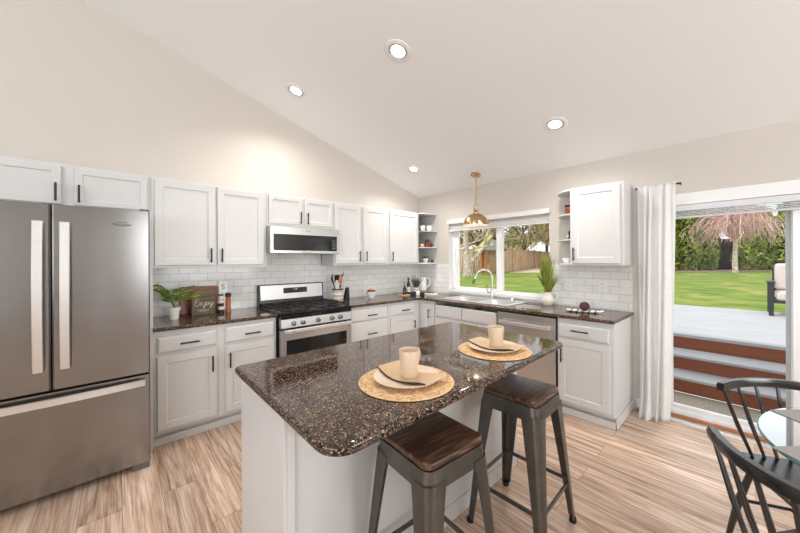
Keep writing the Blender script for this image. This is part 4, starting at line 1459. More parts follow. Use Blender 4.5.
# right counter beside the stove
ck = thing('utensil_crock', 'banded stoneware crock holding cooking utensils right of the stove', 'crock', (-1.615, -0.19, 0.9143))
MB().lathe([(0, 0), (0.064, 0), (0.070, 0.008), (0.070, 0.145), (0.067, 0.150), (0.062, 0.147), (0.062, 0.02), (0, 0.02)], n=32).build('body', M['crockm'], ck, smooth=40)
MB().lathe([(0.0615, 0.135), (0.0705, 0.135), (0.0705, 0.151), (0.0615, 0.151)], n=32).build('rim_band', M['black_metal'], ck, smooth=40)
UGp = 'utensils in the crock'


def utensil(name, label, mat, lean, kind, h, dx, dy):
    t = MB()
    b = Vector((dx * 0.4, dy * 0.4, 0.024))
    top = Vector((dx + lean[0], dy + lean[1], h))
    t.tube([b, b.lerp(top, 0.62)], 0.006, 8)
    d = (top - b).normalized()
    if kind == 'spoon':
        c = b.lerp(top, 0.85)
        t.sphere(c, 0.055, 12, 8, (0.42, 0.16, 1.0))
    elif kind == 'flat':
        c = b.lerp(top, 0.8)
        t.box(c.x - 0.024, c.x + 0.024, c.y - 0.004, c.y + 0.004, c.z - 0.055, c.z + 0.055)
    elif kind == 'block':
        c = b.lerp(top, 0.82)
        t.box(c.x - 0.036, c.x + 0.036, c.y - 0.008, c.y + 0.008, c.z - 0.04, c.z + 0.045)
    else:
        t.tube([b.lerp(top, 0.6), b.lerp(top, 0.8) + Vector((-0.012, 0, 0)), top + Vector((0.012, 0, 0))], [0.008, 0.014, 0.004], 8)
    return tag(t.build(name, mat, loc=(-1.615, -0.19, 0.9143), smooth=50), label, 'utensil', UGp)


utensil('spatula', 'black curved spatula leaning left in the utensil crock', M['black_metal'], (-0.055, 0.0), 'blade', 0.335, -0.02, 0.01)
utensil('turner', 'black flat turner standing at the back of the utensil crock', M['black_metal'], (0.02, 0.02), 'block', 0.33, 0.005, 0.03)
utensil('wooden_spoon', 'orange brown wooden spoon in the utensil crock', M['mill'], (0.02, -0.03), 'spoon', 0.315, 0.0, -0.02)
utensil('steel_spoon', 'bright steel spoon low in the utensil crock', M['steel_light'], (-0.004, -0.012), 'flat', 0.25, -0.012, -0.018)
utensil('ladle', 'slim black utensil leaning right in the utensil crock', M['black_metal'], (0.055, 0.01), 'blade', 0.345, 0.025, 0.0)
kb_ = MB()
kb_.add([(x, y, z) for x in (-0.02, 0.02) for y, z in ((0.045, 0.0), (-0.05, 0.0), (-0.035, 0.02), (0.005, 0.15), (0.035, 0.16))], [(4, 3, 2, 1, 0), (5, 6, 7, 8, 9)] + [(i, (i + 1) % 5, 5 + (i + 1) % 5, 5 + i) for i in range(5)])
tag(kb_.build('spoon_rest', M['black_metal'], loc=(-1.485, -0.175, 0.9143), rz=math.radians(-75), bevel=0.003), 'black slanted holder standing right of the utensil crock', 'holder')

fb = MB().lathe([(0, 0), (0.035, 0), (0.037, 0.008), (0.066, 0.05), (0.075, 0.09), (0.071, 0.09), (0.060, 0.05), (0.03, 0.014), (0, 0.012)], n=32)
tag(fb.build('fruit_bowl', M['white_ceramic'], loc=(-1.142, -0.245, 0.9143), smooth=40), 'small white bowl filled with dark fruit on the right counter', 'bowl')
for i, (dx, dy, dz, r, mm, lb) in enumerate(((-0.036, -0.01, 0.083, 0.027, 'fruit_dk', 'dark plum at the left of the white fruit bowl'), (0.002, -0.03, 0.086, 0.027, 'fruit_red', 'red fruit at the front of the white fruit bowl'),
                                             (0.036, 0.002, 0.083, 0.027, 'fruit_dk', 'dark plum at the right of the white fruit bowl'), (0.004, 0.018, 0.105, 0.026, 'fruit_or', 'orange fruit on top of the white fruit bowl'),
                                             (-0.02, 0.03, 0.09, 0.024, 'fruit_red', 'red fruit at the back of the white fruit bowl'))):
    tag(MB().sphere((0, 0, 0), r, 14, 10, (1, 1, 0.92)).build('fruit', M[mm], loc=(-1.142 + dx, -0.245 + dy, 0.9143 + dz), smooth=80), lb, 'fruit', 'fruit in the white bowl')

# corner group
tr = MB().prism(rrect(-0.125, 0.125, -0.085, 0.085, 0.02), 0, 0.012)
tag(tr.build('serving_board', M['board_light'], loc=(-0.58, -0.315, 0.9143), rz=math.radians(0), bevel=0.002), 'flat light wooden board under the bottles in the counter corner', 'board')
bt = thing('oil_bottle', 'shorter dark glass bottle at the left in the counter corner', 'bottle', (-0.615, -0.32, 0.9266), 0, 'bottles in the counter corner')
MB().lathe([(0, 0), (0.026, 0), (0.027, 0.01), (0.027, 0.08), (0.010, 0.11), (0.010, 0.145), (0, 0.145)], n=20).build('body', M['darkglass'], bt, smooth=40)
MB().tube([(0, 0, 0.146), (0, 0, 0.165), (-0.012, -0.008, 0.182)], [0.009, 0.006, 0.004], 8).build('pourer', M['steel'], bt, smooth=50)
bt2 = thing('oil_bottle', 'taller slim black bottle behind the shorter one in the counter corner', 'bottle', (-0.525, -0.30, 0.9266), 0, 'bottles in the counter corner')
MB().lathe([(0, 0), (0.024, 0), (0.025, 0.01), (0.025, 0.15), (0.012, 0.18), (0.012, 0.215), (0, 0.215)], n=20).build('body', M['darkglass'], bt2, smooth=40)
MB().lathe([(0.0252, 0.03), (0.0256, 0.03), (0.0256, 0.10), (0.0252, 0.10)], n=20).build('paper_band', M['shade_cloth'], bt2, smooth=40)
MB().lathe([(0, 0.2152), (0.014, 0.2152), (0.014, 0.235), (0, 0.235)], n=16).build('cap', M['black_metal'], bt2, smooth=40)
pg = thing('potted_agave', 'spiky grey green plant in a pale pot in the counter corner', 'plant', (-0.395, -0.325, 0.9143))
MB().lathe([(0, 0), (0.042, 0), (0.05, 0.10), (0.046, 0.102), (0.042, 0.088), (0, 0.086)], n=24).build('pot', M['shade_cloth'], pg, smooth=35)
am = MB()
random.seed(8)
for i in range(26):
    a = i * 2.4
    rr_ = 0.03 + 0.10 * (i / 26)
    hh_ = 0.20 - 0.09 * (i / 26) + random.uniform(-0.02, 0.02)
    d = Vector((math.cos(a), math.sin(a), 0))
    s_ = Vector((-d.y, d.x, 0)) * 0.010
    p0 = Vector((0, 0, 0.086)) + d * 0.012
    p1 = p0 + d * rr_ * 0.45 + Vector((0, 0, hh_ * 0.6))
    p2 = p0 + d * rr_ + Vector((0, 0, hh_))
    am.add([p0 - s_, p0 + s_, p1 + s_ * 0.9, p1 - s_ * 0.9, p2, p1 - d * 0.004], [(0, 1, 2, 3), (3, 2, 4)])
am.build('leaves', M['succ'], pg, solid=0.003)
nb_ = thing('folded_towel', 'folded navy and white cloth at the front of the counter corner', 'towel', (-0.505, -0.465, 0.9143), math.radians(-45))
MB().box(-0.10, -0.02, -0.035, 0.035, 0.0, 0.055).box(0.035, 0.10, -0.035, 0.035, 0.0, 0.05).build('navy_fold', M['navy'], nb_, bevel=0.012, seg=3)
MB().box(-0.018, 0.033, -0.03, 0.03, 0.0, 0.062).build('white_fold', M['white_ceramic'], nb_, bevel=0.012, seg=3)
kt = thing('kettle', 'white jug kettle with wooden base and loop handle in the counter corner', 'kettle', (-0.175, -0.245, 0.9143))
MB().lathe([(0, 0), (0.058, 0), (0.060, 0.006), (0.059, 0.042), (0, 0.042)], n=28).build('base', M['kettle_wood'], kt, smooth=40)
MB().lathe([(0, 0.0425), (0.058, 0.0425), (0.060, 0.05), (0.050, 0.235), (0.047, 0.24), (0, 0.243)], n=28).build('body', M['white_ceramic'], kt, smooth=40)
kd = Vector((0.736, -0.677, 0))
hp = smooth_line([kd * 0.046 + Vector((0, 0, 0.22)), kd * 0.095 + Vector((0, 0, 0.222)), kd * 0.112 + Vector((0, 0, 0.185)), kd * 0.10 + Vector((0, 0, 0.12)), kd * 0.056 + Vector((0, 0, 0.085))], 5)
MB().tube(hp, 0.0085, 8).build('handle', M['white_ceramic'], kt, smooth=60)
MB().tube([-kd * 0.042 + Vector((0, 0, 0.215)), -kd * 0.062 + Vector((0, 0, 0.245))], [0.018, 0.010], 10).build('spout', M['white_ceramic'], kt, smooth=60)
wbd = MB().prism(rrect(-0.10, 0.10, -0.055, 0.055, 0.015), 0, 0.012)
tag(wbd.build('serving_board', M['white_ceramic'], loc=(-0.255, -0.485, 0.9143), rz=math.radians(-47), bevel=0.002), 'small white board lying in front of the kettle', 'board')

# pitcher with grasses
pt = thing('grass_pitcher', 'cream stoneware pitcher on the counter right of the window', 'pitcher', (-0.125, -2.125, 0.9143))
MB().lathe([(0, 0), (0.045, 0), (0.052, 0.006), (0.066, 0.045), (0.064, 0.08), (0.048, 0.115), (0.047, 0.135), (0.053, 0.147), (0.049, 0.147), (0.043, 0.13), (0.043, 0.12), (0.04, 0.10), (0, 0.10)], n=32).build('body', M['cream_pitcher'], pt, smooth=40)
kd2 = Vector((0.55, -0.83, 0)).normalized()
hp = smooth_line([kd2 * 0.046 + Vector((0, 0, 0.125)), kd2 * 0.085 + Vector((0, 0, 0.135)), kd2 * 0.100 + Vector((0, 0, 0.105)), kd2 * 0.088 + Vector((0, 0, 0.06)), kd2 * 0.062 + Vector((0, 0, 0.045))], 5)
MB().tube(hp, 0.007, 8).build('handle', M['cream_pitcher'], pt, smooth=60)
gr = MB()
random.seed(21)
for i in range(190):
    a = random.uniform(0, 2 * PI)
    L = random.uniform(0.16, 0.45)
    sp_ = random.uniform(0.0, 0.17) if L > 0.25 else random.uniform(0.05, 0.20)
    base = Vector((random.uniform(-0.025, 0.025), random.uniform(-0.025, 0.025), 0.103))
    d = Vector((0.45 * math.cos(a), 0.9 * math.sin(a), 0))
    pts_ = [base + d * sp_ * (t ** 1.5) + Vector((0, 0, (L + 0.02) * t - 0.05 * sp_ * t * t)) for t in (0, 0.3, 0.6, 0.85, 1.0)]
    w = random.uniform(0.006, 0.011)
    sv = Vector((-math.sin(a + random.uniform(-1, 1)), math.cos(a), 0)).normalized() * w
    ok = all((-0.125 + q_.x) < -0.015 and not (q_.z > 0.40 and q_.y < -0.075) for q_ in pts_)
    if not ok:
        continue
    vs = []
    for q_, k_ in zip(pts_, (0.5, 1.0, 0.9, 0.5, 0.05)):
        vs += [q_ - sv * k_, q_ + sv * k_]
    gr.add(vs, [(2 * j, 2 * j + 1, 2 * j + 3, 2 * j + 2) for j in range(4)])
go = gr.build('grass_bunch', M['grassblade'], None, (-0.125, -2.125, 0.9163))
tag(go, 'bunch of green and tan ornamental grass standing in the cream pitcher', 'grass bunch')

# striped dish and dark ball
ds = thing('long_dish', 'white oblong dish with black stripes on the right end of the counter', 'dish', (-0.345, -2.555, 0.9143), math.radians(12))
n_ = 40


def oval(a, b, z, k=n_):
    return [(a * math.cos(2 * PI * i / k), b * math.sin(2 * PI * i / k), z) for i in range(k)]


dm = MB()
rings = [oval(0.05, 0.11, 0.0), oval(0.072, 0.150, 0.014), oval(0.070, 0.147, 0.016), oval(0.048, 0.10, 0.006)]
dm.add([v for r_ in rings for v in r_], [tuple(range(n_ - 1, -1, -1)), tuple(range(3 * n_, 4 * n_))] + [(k * n_ + i, k * n_ + (i + 1) % n_, (k + 1) * n_ + (i + 1) % n_, (k + 1) * n_ + i) for k in range(3) for i in range(n_)])
dm.build('tray', M['dishm'], ds, smooth=40)
MB().tube([(-0.02, -0.135, 0.012), (-0.018, -0.168, 0.022), (0.018, -0.168, 0.022), (0.02, -0.135, 0.012)], 0.006, 8).build('handle', M['white_ceramic'], ds, smooth=60)
tag(MB().sphere((0, 0, 0.043), 0.045, 20, 14, (1, 1, 0.94)).build('wicker_ball', M['wine'], loc=(-0.315, -2.562, 0.9225), smooth=80), 'dark wine red textured ball resting on the striped dish', 'ornament')

# ---- shelf contents
mg = thing('white_cup', 'white cup on the upper corner shelf, left of the pair', 'cup', (-0.17, -0.245, 1.8545), 0, 'white cups on the corner shelf')
MB().lathe([(0, 0), (0.026, 0), (0.04, 0.05), (0.043, 0.085), (0.040, 0.085), (0.036, 0.05), (0, 0.006)], n=24).build('body', M['white_ceramic'], mg, smooth=40)
MB().tube(smooth_line([(0.038, 0, 0.07), (0.062, 0, 0.066), (0.062, 0, 0.03), (0.035, 0, 0.025)], 4), 0.004, 8).xf(Matrix.Rotation(-2.2, 4, 'Z')).build('handle', M['white_ceramic'], mg, smooth=60)
again(mg, 'white cup on the upper corner shelf, right of the pair', (-0.105, -0.318, 1.8545), 0.6)
jr = thing('spice_jar', 'amber jar with black lid on the middle corner shelf', 'jar', (-0.13, -0.30, 1.6095))
MB().lathe([(0, 0), (0.032, 0), (0.034, 0.006), (0.034, 0.08), (0.028, 0.092), (0, 0.092)], n=24).build('glass', M['amber'], jr, smooth=40)
MB().lathe([(0, 0.0922), (0.030, 0.0922), (0.030, 0.118), (0, 0.118)], n=24).build('lid', M['black_metal'], jr, smooth=40)
tag(MB().sphere((0, 0, 0.03), 0.032, 14, 10, (1.3, 1, 0.92)).build('ornament', M['fruit_red'], loc=(-0.115, -0.36, 1.6096), smooth=80), 'small red round ornament beside the amber jar on the corner shelf', 'ornament')
tag(MB().sphere((0, 0, 0.028), 0.030, 14, 10, (1.2, 1, 0.92)).build('ornament', M['olive'], loc=(-0.20, -0.26, 1.6096), smooth=80), 'small olive green round ornament left of the amber jar', 'ornament')
ps = thing('potted_succulent', 'small green plant in a white pot on the lowest corner shelf', 'plant', (-0.145, -0.275, 1.3765))
MB().lathe([(0, 0), (0.034, 0), (0.042, 0.065), (0.038, 0.067), (0.034, 0.056), (0, 0.056)], n=24).build('pot', M['white_ceramic'], ps, smooth=35)
pb = MB()
random.seed(3)
for i in range(60):
    a, e = random.uniform(0, 2 * PI), random.uniform(0.2, 1.4)
    d = Vector((math.cos(a) * math.cos(e), math.sin(a) * math.cos(e), math.sin(e)))
    c = Vector((0, 0, 0.058)) + d * random.uniform(0.02, 0.05)
    s_ = d.orthogonal().normalized() * 0.009
    pb.add([c - s_, c + d * 0.016, c + s_, c - d * 0.014], [(0, 1, 2, 3)])
pb.build('leaves', M['palm'], ps)
tag(MB().lathe([(0, 0), (0.018, 0), (0.022, 0.025), (0.012, 0.04), (0, 0.042)], n=16).build('ornament', M['wine'], loc=(-0.07, -0.345, 1.3766), smooth=40), 'tiny dark ornament right of the small potted plant on the corner shelf', 'ornament')
bxo = thing('spice_box', 'red brown box with dark top on the upper shelf beside the single wall cabinet', 'box', (-0.15, -2.372, 1.8765))
MB().box(-0.04, 0.04, -0.03, 0.035, 0, 0.085).build('body', M['board'], bxo, bevel=0.002)
MB().box(-0.041, 0.041, -0.031, 0.036, 0.0852, 0.105).build('lid', M['black_metal'], bxo, bevel=0.002)
fg = thing('figurine', 'small black and white figurine on the middle shelf beside the single wall cabinet', 'figurine', (-0.15, -2.375, 1.6215))
MB().lathe([(0, 0), (0.024, 0), (0.026, 0.01), (0.016, 0.045), (0.02, 0.07), (0.012, 0.095), (0, 0.1)], n=20).build('body', M['black_metal'], fg, smooth=40)
MB().sphere((0.0, 0.022, 0.035), 0.014, 12, 8).build('white_dot', M['white_ceramic'], fg, smooth=60)
wp = MB().lathe([(0, 0), (0.03, 0), (0.045, 0.03), (0.043, 0.055), (0.04, 0.053), (0.04, 0.03), (0, 0.006)], n=24)
tag(wp.build('white_bowl', M['white_ceramic'], loc=(-0.15, -2.345, 1.3765), smooth=40), 'small white bowl on the lowest shelf beside the single wall cabinet', 'bowl')


# ---- outlets and switch
def outlet(label, loc, rz, kind='outlet'):
    t = thing('wall_outlet' if kind == 'outlet' else 'light_switch', label, 'outlet' if kind == 'outlet' else 'switch', loc, rz)
    MB().box(-0.036, 0.036, -0.0135, -0.0082, -0.058, 0.058).build('plate', M['plate'], t, bevel=0.002)
    if kind == 'outlet':
        for z in (-0.021, 0.021):
            r = MB().box(-0.016, 0.016, -0.0155, -0.0136, z - 0.014, z + 0.014).build('socket', M['plate'], t, bevel=0.001)
            MB().box(-0.007, -0.004, -0.0160, -0.0154, z - 0.004, z + 0.008).box(0.004, 0.007, -0.0160, -0.0154, z - 0.004, z + 0.008).build('slot', M['outlet_dark'], r)
    else:
        MB().box(-0.017, 0.017, -0.0165, -0.0136, -0.034, 0.034).build('rocker', M['plate'], t, bevel=0.001)


outlet('white outlet on the tiles above the fruit bowl', (-1.005, 0, 1.137), 0)
outlet('white outlet on the tiles right of the grass pitcher', (0, -2.301, 1.143), HB)
outlet('white outlet on the tiles above the striped dish', (0, -2.632, 1.146), HB)
outlet('white rocker switch on the tiles near the curtain', (0, -2.822, 1.143), HB, 'switch')
outlet('white rocker switch on the tiles above the kettle', (0, -0.43, 1.14), HB, 'switch')

# ---- curtain
rd = thing('curtain_rod', 'short dark curtain rod above the sliding door', 'curtain rod', (-0.075, -3.08, 2.066))
MB().tube([(0, 0.16, 0), (0, -0.165, 0)], 0.007, 10).build('rod', M['black_metal'], rd, smooth=40)
for yy in (0.15, -0.155):
    MB().tube([(0, yy, 0), (0.074, yy, 0)], 0.005, 8).build('bracket', M['black_metal'], rd, smooth=40)


def cur(u, v):
    # v: 0 top, 1 floor
    z = 2.082 * (1 - v) + 0.004 * v
    yt = -2.952 - 0.258 * u
    yb_ = -2.945 - 0.215 * u
    y = yt + (yb_ - yt) * v ** 1.3
    amp = 0.014 + 0.014 * v
    ph = u * 2 * PI * 4.5 + 1.3 * math.sin(1.8 * v + 3 * u)
    x = -0.094 - 0.012 * v + amp * math.sin(ph)
    y += 0.010 * math.cos(ph * 0.5 + 2 * v)
    if v > 0.9:
        k = (v - 0.9) / 0.1
        x -= 0.085 * k ** 1.6 * (0.7 + 0.5 * math.sin(4.2 * u + 0.6))
        z += 0.012 * math.sin(9 * u) ** 2 * k
    if v < 0.02:
        x = -0.085 + 0.6 * (x + 0.085)
    return (x, y, z)


ctn = MB().grid(cur, 110, 60)
tag(ctn.build('curtain', M['curtain'], smooth=80, solid=0.0015), 'white floor length curtain gathered left of the sliding door', 'curtain')
# small dark vent by the baseboard
tag(MB().box(-0.075, -0.018, -2.965, -2.925, 0.0, 0.03).build('floor_stop', M['grey_plastic'], bevel=0.008), 'small dark grey block on the floor between cabinet and curtain', 'door stop')

# ================================================================== DINING SET
TC = Vector((-1.70, -4.16, 0))
tb_ = thing('dining_table', 'round glass dining table at the right edge', 'table', TC)
MB().lathe([(0, 0.738), (0.498, 0.738), (0.498, 0.75), (0, 0.75)], n=64).build('glass_top', M['tableglass'], tb_, smooth=30)
MB().lathe([(0.4982, 0.738), (0.502, 0.7395), (0.502, 0.7485), (0.4982, 0.75)], n=64).build('glass_edge', M['tableedge'], tb_, smooth=60)
MB().lathe([(0, 0.0), (0.15, 0.0), (0.15, 0.015), (0.05, 0.04), (0.04, 0.10), (0.04, 0.70), (0.12, 0.725), (0.12, 0.7375), (0, 0.7375)], n=40).build('pedestal', M['chairblack'], tb_, smooth=40)


def wedge_mat(label, tip, u, v):
    u, v = Vector(u).normalized(), Vector(v).normalized()
    T = Vector(tip)
    L1, L2 = 0.42, 0.28
    p = [T, T + Vector((u.x, u.y)) * L1, T + Vector((u.x, u.y)) * L1 + Vector((v.x, v.y)) * L2, T + Vector((v.x, v.y)) * L2]
    m = MB()
    m.add([(q_.x, q_.y, z) for z in (0.7503, 0.7535) for q_ in p], [(0, 3, 2, 1), (4, 5, 6, 7), (0, 1, 5, 4), (1, 2, 6, 5), (2, 3, 7, 6), (3, 0, 4, 7)] if u.cross(v) > 0 else [(0, 1, 2, 3), (7, 6, 5, 4), (4, 5, 1, 0), (5, 6, 2, 1), (6, 7, 3, 2), (7, 4, 0, 3)])
    tag(m.build('placemat', M['woven_grey']), label, 'placemat', 'grey placemats on the glass table')


wedge_mat('grey woven placemat on the glass table at the farther chair', (-1.508, -3.70), (0.75, -0.66), (-0.66, -0.75))
wedge_mat('grey woven placemat on the glass table at the nearer chair', (-1.918, -3.69), (-0.66, -0.75), (0.75, -0.66))


def make_chair(label, seat, ang):
    """local -y is the way the sitter faces; back at +y"""
    t = thing('dining_chair', label, 'chair', (seat[0], seat[1], 0), ang, 'black spindle back dining chairs')
    s = MB().prism([(-0.20, -0.20), (0.20, -0.20)] + arc(0.17, 0.15, 0.05, 0, 90, 4) + arc(-0.17, 0.15, 0.05, 90, 180, 4), 0.43, 0.455)
    s.build('seat', M['chairblack'], t, bevel=0.008, seg=3, smooth=40)
    rail = []
    for i in range(17):
        a = -1 + 2 * i / 16
        rail.append((0.285 * a, 0.275 - 0.14 * a * a, 0.795 - 0.004 * a * a))
    r = MB()
    vs = []
    for i, (x, y, z) in enumerate(rail):
        tn = Vector((rail[min(i + 1, 16)][0] - rail[max(i - 1, 0)][0], rail[min(i + 1, 16)][1] - rail[max(i - 1, 0)][1], 0)).normalized()
        nn = Vector((-tn.y, tn.x, 0))
        hgt = 0.024
        for a, b in ((-0.013, -hgt), (0.012, -hgt), (0.016, 0), (0.010, 0.014), (-0.011, 0.014), (-0.015, 0)):
            vs.append((x + nn.x * a, y + nn.y * a, z + b))
    fs = []
    for i in range(16):
        for j in range(6):
            fs.append((6 * i + j, 6 * i + (j + 1) % 6, 6 * i + 6 + (j + 1) % 6, 6 * i + 6 + j))
    fs += [(5, 4, 3, 2, 1, 0), tuple(96 + j for j in range(6))]
    r.add(vs, fs)
    r.build('top_rail', M['chairblack'], t, smooth=50)
    for i in range(7):
        a = -0.93 + 1.86 * i / 6
        top = (0.285 * a, 0.275 - 0.14 * a * a, 0.77)
        bot = (0.165 * a, 0.185 - 0.03 * a * a, 0.4552)
        mid = ((top[0] + bot[0]) / 2, (top[1] + bot[1]) / 2, 0.6)
        MB().tube([bot, mid, top], [0.007, 0.0095, 0.007], 8).build('spindle', M['chairblack'], t, smooth=60)
    for sx in (-1, 1):
        for sy in (-1, 1):
            MB().tube([(sx * 0.15, sy * 0.15, 0.4295), (sx * 0.19, sy * 0.195, 0.2), (sx * 0.215, sy * 0.225, 0.0)], [0.013, 0.017, 0.011], 10).build('leg', M['chairblack'], t, smooth=60)
    MB().tube([(-0.18, 0.185, 0.22), (0.18, 0.185, 0.22)], 0.008, 8).tube([(-0.18, -0.185, 0.22), (0.18, -0.185, 0.22)], 0.008, 8).tube([(0, 0.185, 0.22), (0, -0.185, 0.22)], 0.008, 8).build('stretcher', M['chairblack'], t, smooth=60)
    return t


b1 = Vector((0.89, 0.45)).normalized()
ang1 = math.atan2(b1.y, b1.x) - PI / 2
seat1 = Vector((-1.43, -3.54)) - Matrix.Rotation(ang1, 2) @ Vector((-0.285, 0.135))
ch1 = make_chair('black spindle back chair between the glass table and the sliding door', seat1, ang1)
b2 = Vector((-0.85, 0.50)).normalized()
ang2 = math.atan2(b2.y, b2.x) - PI / 2
seat2 = Vector((-2.02, -3.545)) - Matrix.Rotation(ang2, 2) @ Vector((0.285, 0.135))
again(ch1, 'black spindle back chair nearest the camera at the lower right', (seat2.x, seat2.y, 0), ang2)

# ================================================================== OUTDOORS
struct('floor_patio', MB().box(0.14, 1.10, -9, 0.3, -0.22, -0.10), M['patio'], 'pebbled concrete strip outside the sliding door')
st = thing('deck_steps', 'steps with red brown risers and pale treads outside the sliding door', 'steps', (1.10, -4.0, -0.10))
for k, (x0, x1, z) in enumerate(((0.0, 0.34, 0.175), (0.34, 0.76, 0.35))):
    MB().box(x0 + 0.012, x1 + 0.012 if k == 0 else 0.735, -3.5, 2.9, 0.0 if k == 0 else 0.0, z - 0.03).build('riser', M['riser'], st)
    MB().box(x0 - 0.015, x1 + 0.011 if k == 0 else 0.728, -3.5, 2.9, z - 0.0298, z).build('tread', M['decktop'], st, bevel=0.004)
dk = thing('deck', 'raised pale grey deck behind the sliding door', 'deck', (1.85, -4.0, -0.10))
MB().box(0.0, 3.45, -3.5, 2.9, 0.0, 0.495).build('fascia', M['riser'], dk)
dkb = MB()
for k in range(24):
    dkb.box(-0.02 + 0.146 * k, -0.02 + 0.146 * k + 0.142, -3.55, 2.95, 0.4955, 0.53)
dkb.build('deck_boards', M['decktop'], dk)

gl_ = MB()
random.seed(2)
gl_.grid(lambda u, v: (5.32 + 55 * u, -22 + 52 * v, 0.36 + 0.02 * math.sin(7 * u * 9) * math.cos(11 * v * 5)), 60, 60)
gl_.grid(lambda u, v: (0.14 + 5.18 * u, -0.95 + 31 * v, 0.36 - 0.46 * (1 - min(1, u * 1.5)) * (1 - min(1, v * 6))), 12, 30)
tag(gl_.build('lawn', M['lawn'], smooth=80), 'green lawn beyond the deck', 'lawn', kind='stuff')
gb = MB()


def gfar(s_, t_):
    p = Vector((-3.615, -3.6415)) + Vector((Fv.x, Fv.y)) * t_ + Vector((Rv.x, Rv.y)) * s_
    return (p.x, p.y)


gb.add([gfar(7.9, 25.0) + (0.37,), gfar(13.5, 26.5) + (0.37,), gfar(18.0, 37.5) + (0.66,), gfar(15.6, 36.0) + (0.66,), gfar(7.9, 25.0) + (0.2,), gfar(13.5, 26.5) + (0.2,), gfar(18.0, 37.5) + (0.2,), gfar(15.6, 36.0) + (0.2,)],
       [(0, 1, 2, 3), (7, 6, 5, 4), (0, 4, 5, 1), (1, 5, 6, 2), (2, 6, 7, 3), (3, 7, 4, 0)])
struct('floor_gravel', gb, M['gravel'], 'tan gravel bed in front of the wooden fence')


def camray(px, t, z):
    """helper in metres: point at forward distance t and sideways offset (px in metres)"""
    p = Vector((-3.615, -3.6415, 0)) + Vector((Fv.x, Fv.y, 0)) * t + Vector((Rv.x, Rv.y, 0)) * px
    return (p.x, p.y, z)


# row directions far away: forward distance ~26 m, sideways offset s
def far(s, t=26.0):
    p = Vector((-3.615, -3.6415)) + Vector((Fv.x, Fv.y)) * t + Vector((Rv.x, Rv.y)) * s
    return p


mu = MB()
pa, pb_ = far(19.5, 24.6), far(37.5, 24.6)
pc, pd = far(40.5, 30.5), far(19.5, 30.5)
mu.prism([(pa.x, pa.y), (pb_.x, pb_.y), (pc.x, pc.y), (pd.x, pd.y)], 0.36, 0.40)
struct('floor_mulch', mu, M['mulch'], 'strip of bark mulch along the hedge')


def foliage(n, fn, size, rnd, flat=0.0):
    mb = MB()
    for _ in range(n):
        c, d = fn(rnd)
        a = Vector((rnd.gauss(0, 1), rnd.gauss(0, 1), rnd.gauss(0, 1))).normalized()
        a = (a + d * 0.6).normalized()
        b = a.orthogonal().normalized()
        q = Matrix.Rotation(rnd.uniform(0, 6.28), 3, a)
        b = q @ b
        e = a.cross(b)
        s = size * rnd.uniform(0.6, 1.4)
        mb.add([c - b * s, c + e * s * 0.6, c + b * s, c - e * s * 0.6], [(0, 1, 2, 3)])
    return mb


def hedge_mesh(seed, h, w):
    rnd = random.Random(seed)

    def fn(r):
        z = r.uniform(0.02, 1.0)
        a = r.uniform(0, 2 * PI)
        lump = 1 + 0.18 * math.sin(5 * a + 9 * z) + 0.12 * math.sin(17 * z + 3 * a)
        rad = w * (1 - 0.45 * z ** 2.5) * (0.75 + 0.3 * min(1, z * 5)) * lump * (0.80 + 0.22 * r.random())
        if z > 0.93:
            rad *= r.random()
        d = Vector((math.cos(a), math.sin(a), 0.25))
        return Vector((rad * math.cos(a), rad * math.sin(a), z * h)), d
    return foliage(5200, fn, 0.12, rnd)


def hedge_bush(label, s, t, h, w, seed):
    p = far(s * 1.1, t * 1.1)
    o = thing('evergreen_shrub', label, 'shrub', (p.x, p.y, 0.36), seed * 1.3, 'evergreen shrubs along the yard')
    hedge_mesh(seed, h, w).build('foliage', M['hedge'], o)
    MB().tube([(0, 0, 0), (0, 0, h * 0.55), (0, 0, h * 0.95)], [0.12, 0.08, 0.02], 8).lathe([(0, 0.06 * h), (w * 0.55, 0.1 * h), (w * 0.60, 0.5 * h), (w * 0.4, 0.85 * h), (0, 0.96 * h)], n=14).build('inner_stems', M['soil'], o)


k = 0
LBL = ['leftmost evergreen of the hedge, beside the door frame', 'second evergreen of the hedge from the left', 'third evergreen of the hedge from the left', 'evergreen of the hedge just left of the weeping tree trunk',
       'evergreen of the hedge just right of the weeping tree trunk', 'second evergreen right of the weeping tree trunk', 'third evergreen right of the weeping tree trunk', 'evergreen of the hedge behind the patio chair', 'rightmost evergreen of the hedge behind the door stile', 'evergreen set back behind the brown fence, left of the weeping tree trunk', 'evergreen set back behind the brown fence, right of the weeping tree trunk',
       'outlying evergreen left of the hedge, hidden by the curtain', 'outlying evergreen at the far left end of the hedge line', 'outlying evergreen at the far right end of the hedge line']
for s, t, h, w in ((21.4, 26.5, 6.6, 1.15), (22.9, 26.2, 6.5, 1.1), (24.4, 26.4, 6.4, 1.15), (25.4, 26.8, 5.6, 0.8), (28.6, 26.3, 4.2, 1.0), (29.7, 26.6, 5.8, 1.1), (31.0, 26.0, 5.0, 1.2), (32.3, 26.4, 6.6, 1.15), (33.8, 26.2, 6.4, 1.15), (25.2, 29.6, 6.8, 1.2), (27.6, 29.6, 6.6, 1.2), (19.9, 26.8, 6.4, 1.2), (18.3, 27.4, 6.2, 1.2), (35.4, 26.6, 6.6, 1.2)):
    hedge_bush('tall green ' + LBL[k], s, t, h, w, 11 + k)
    k += 1


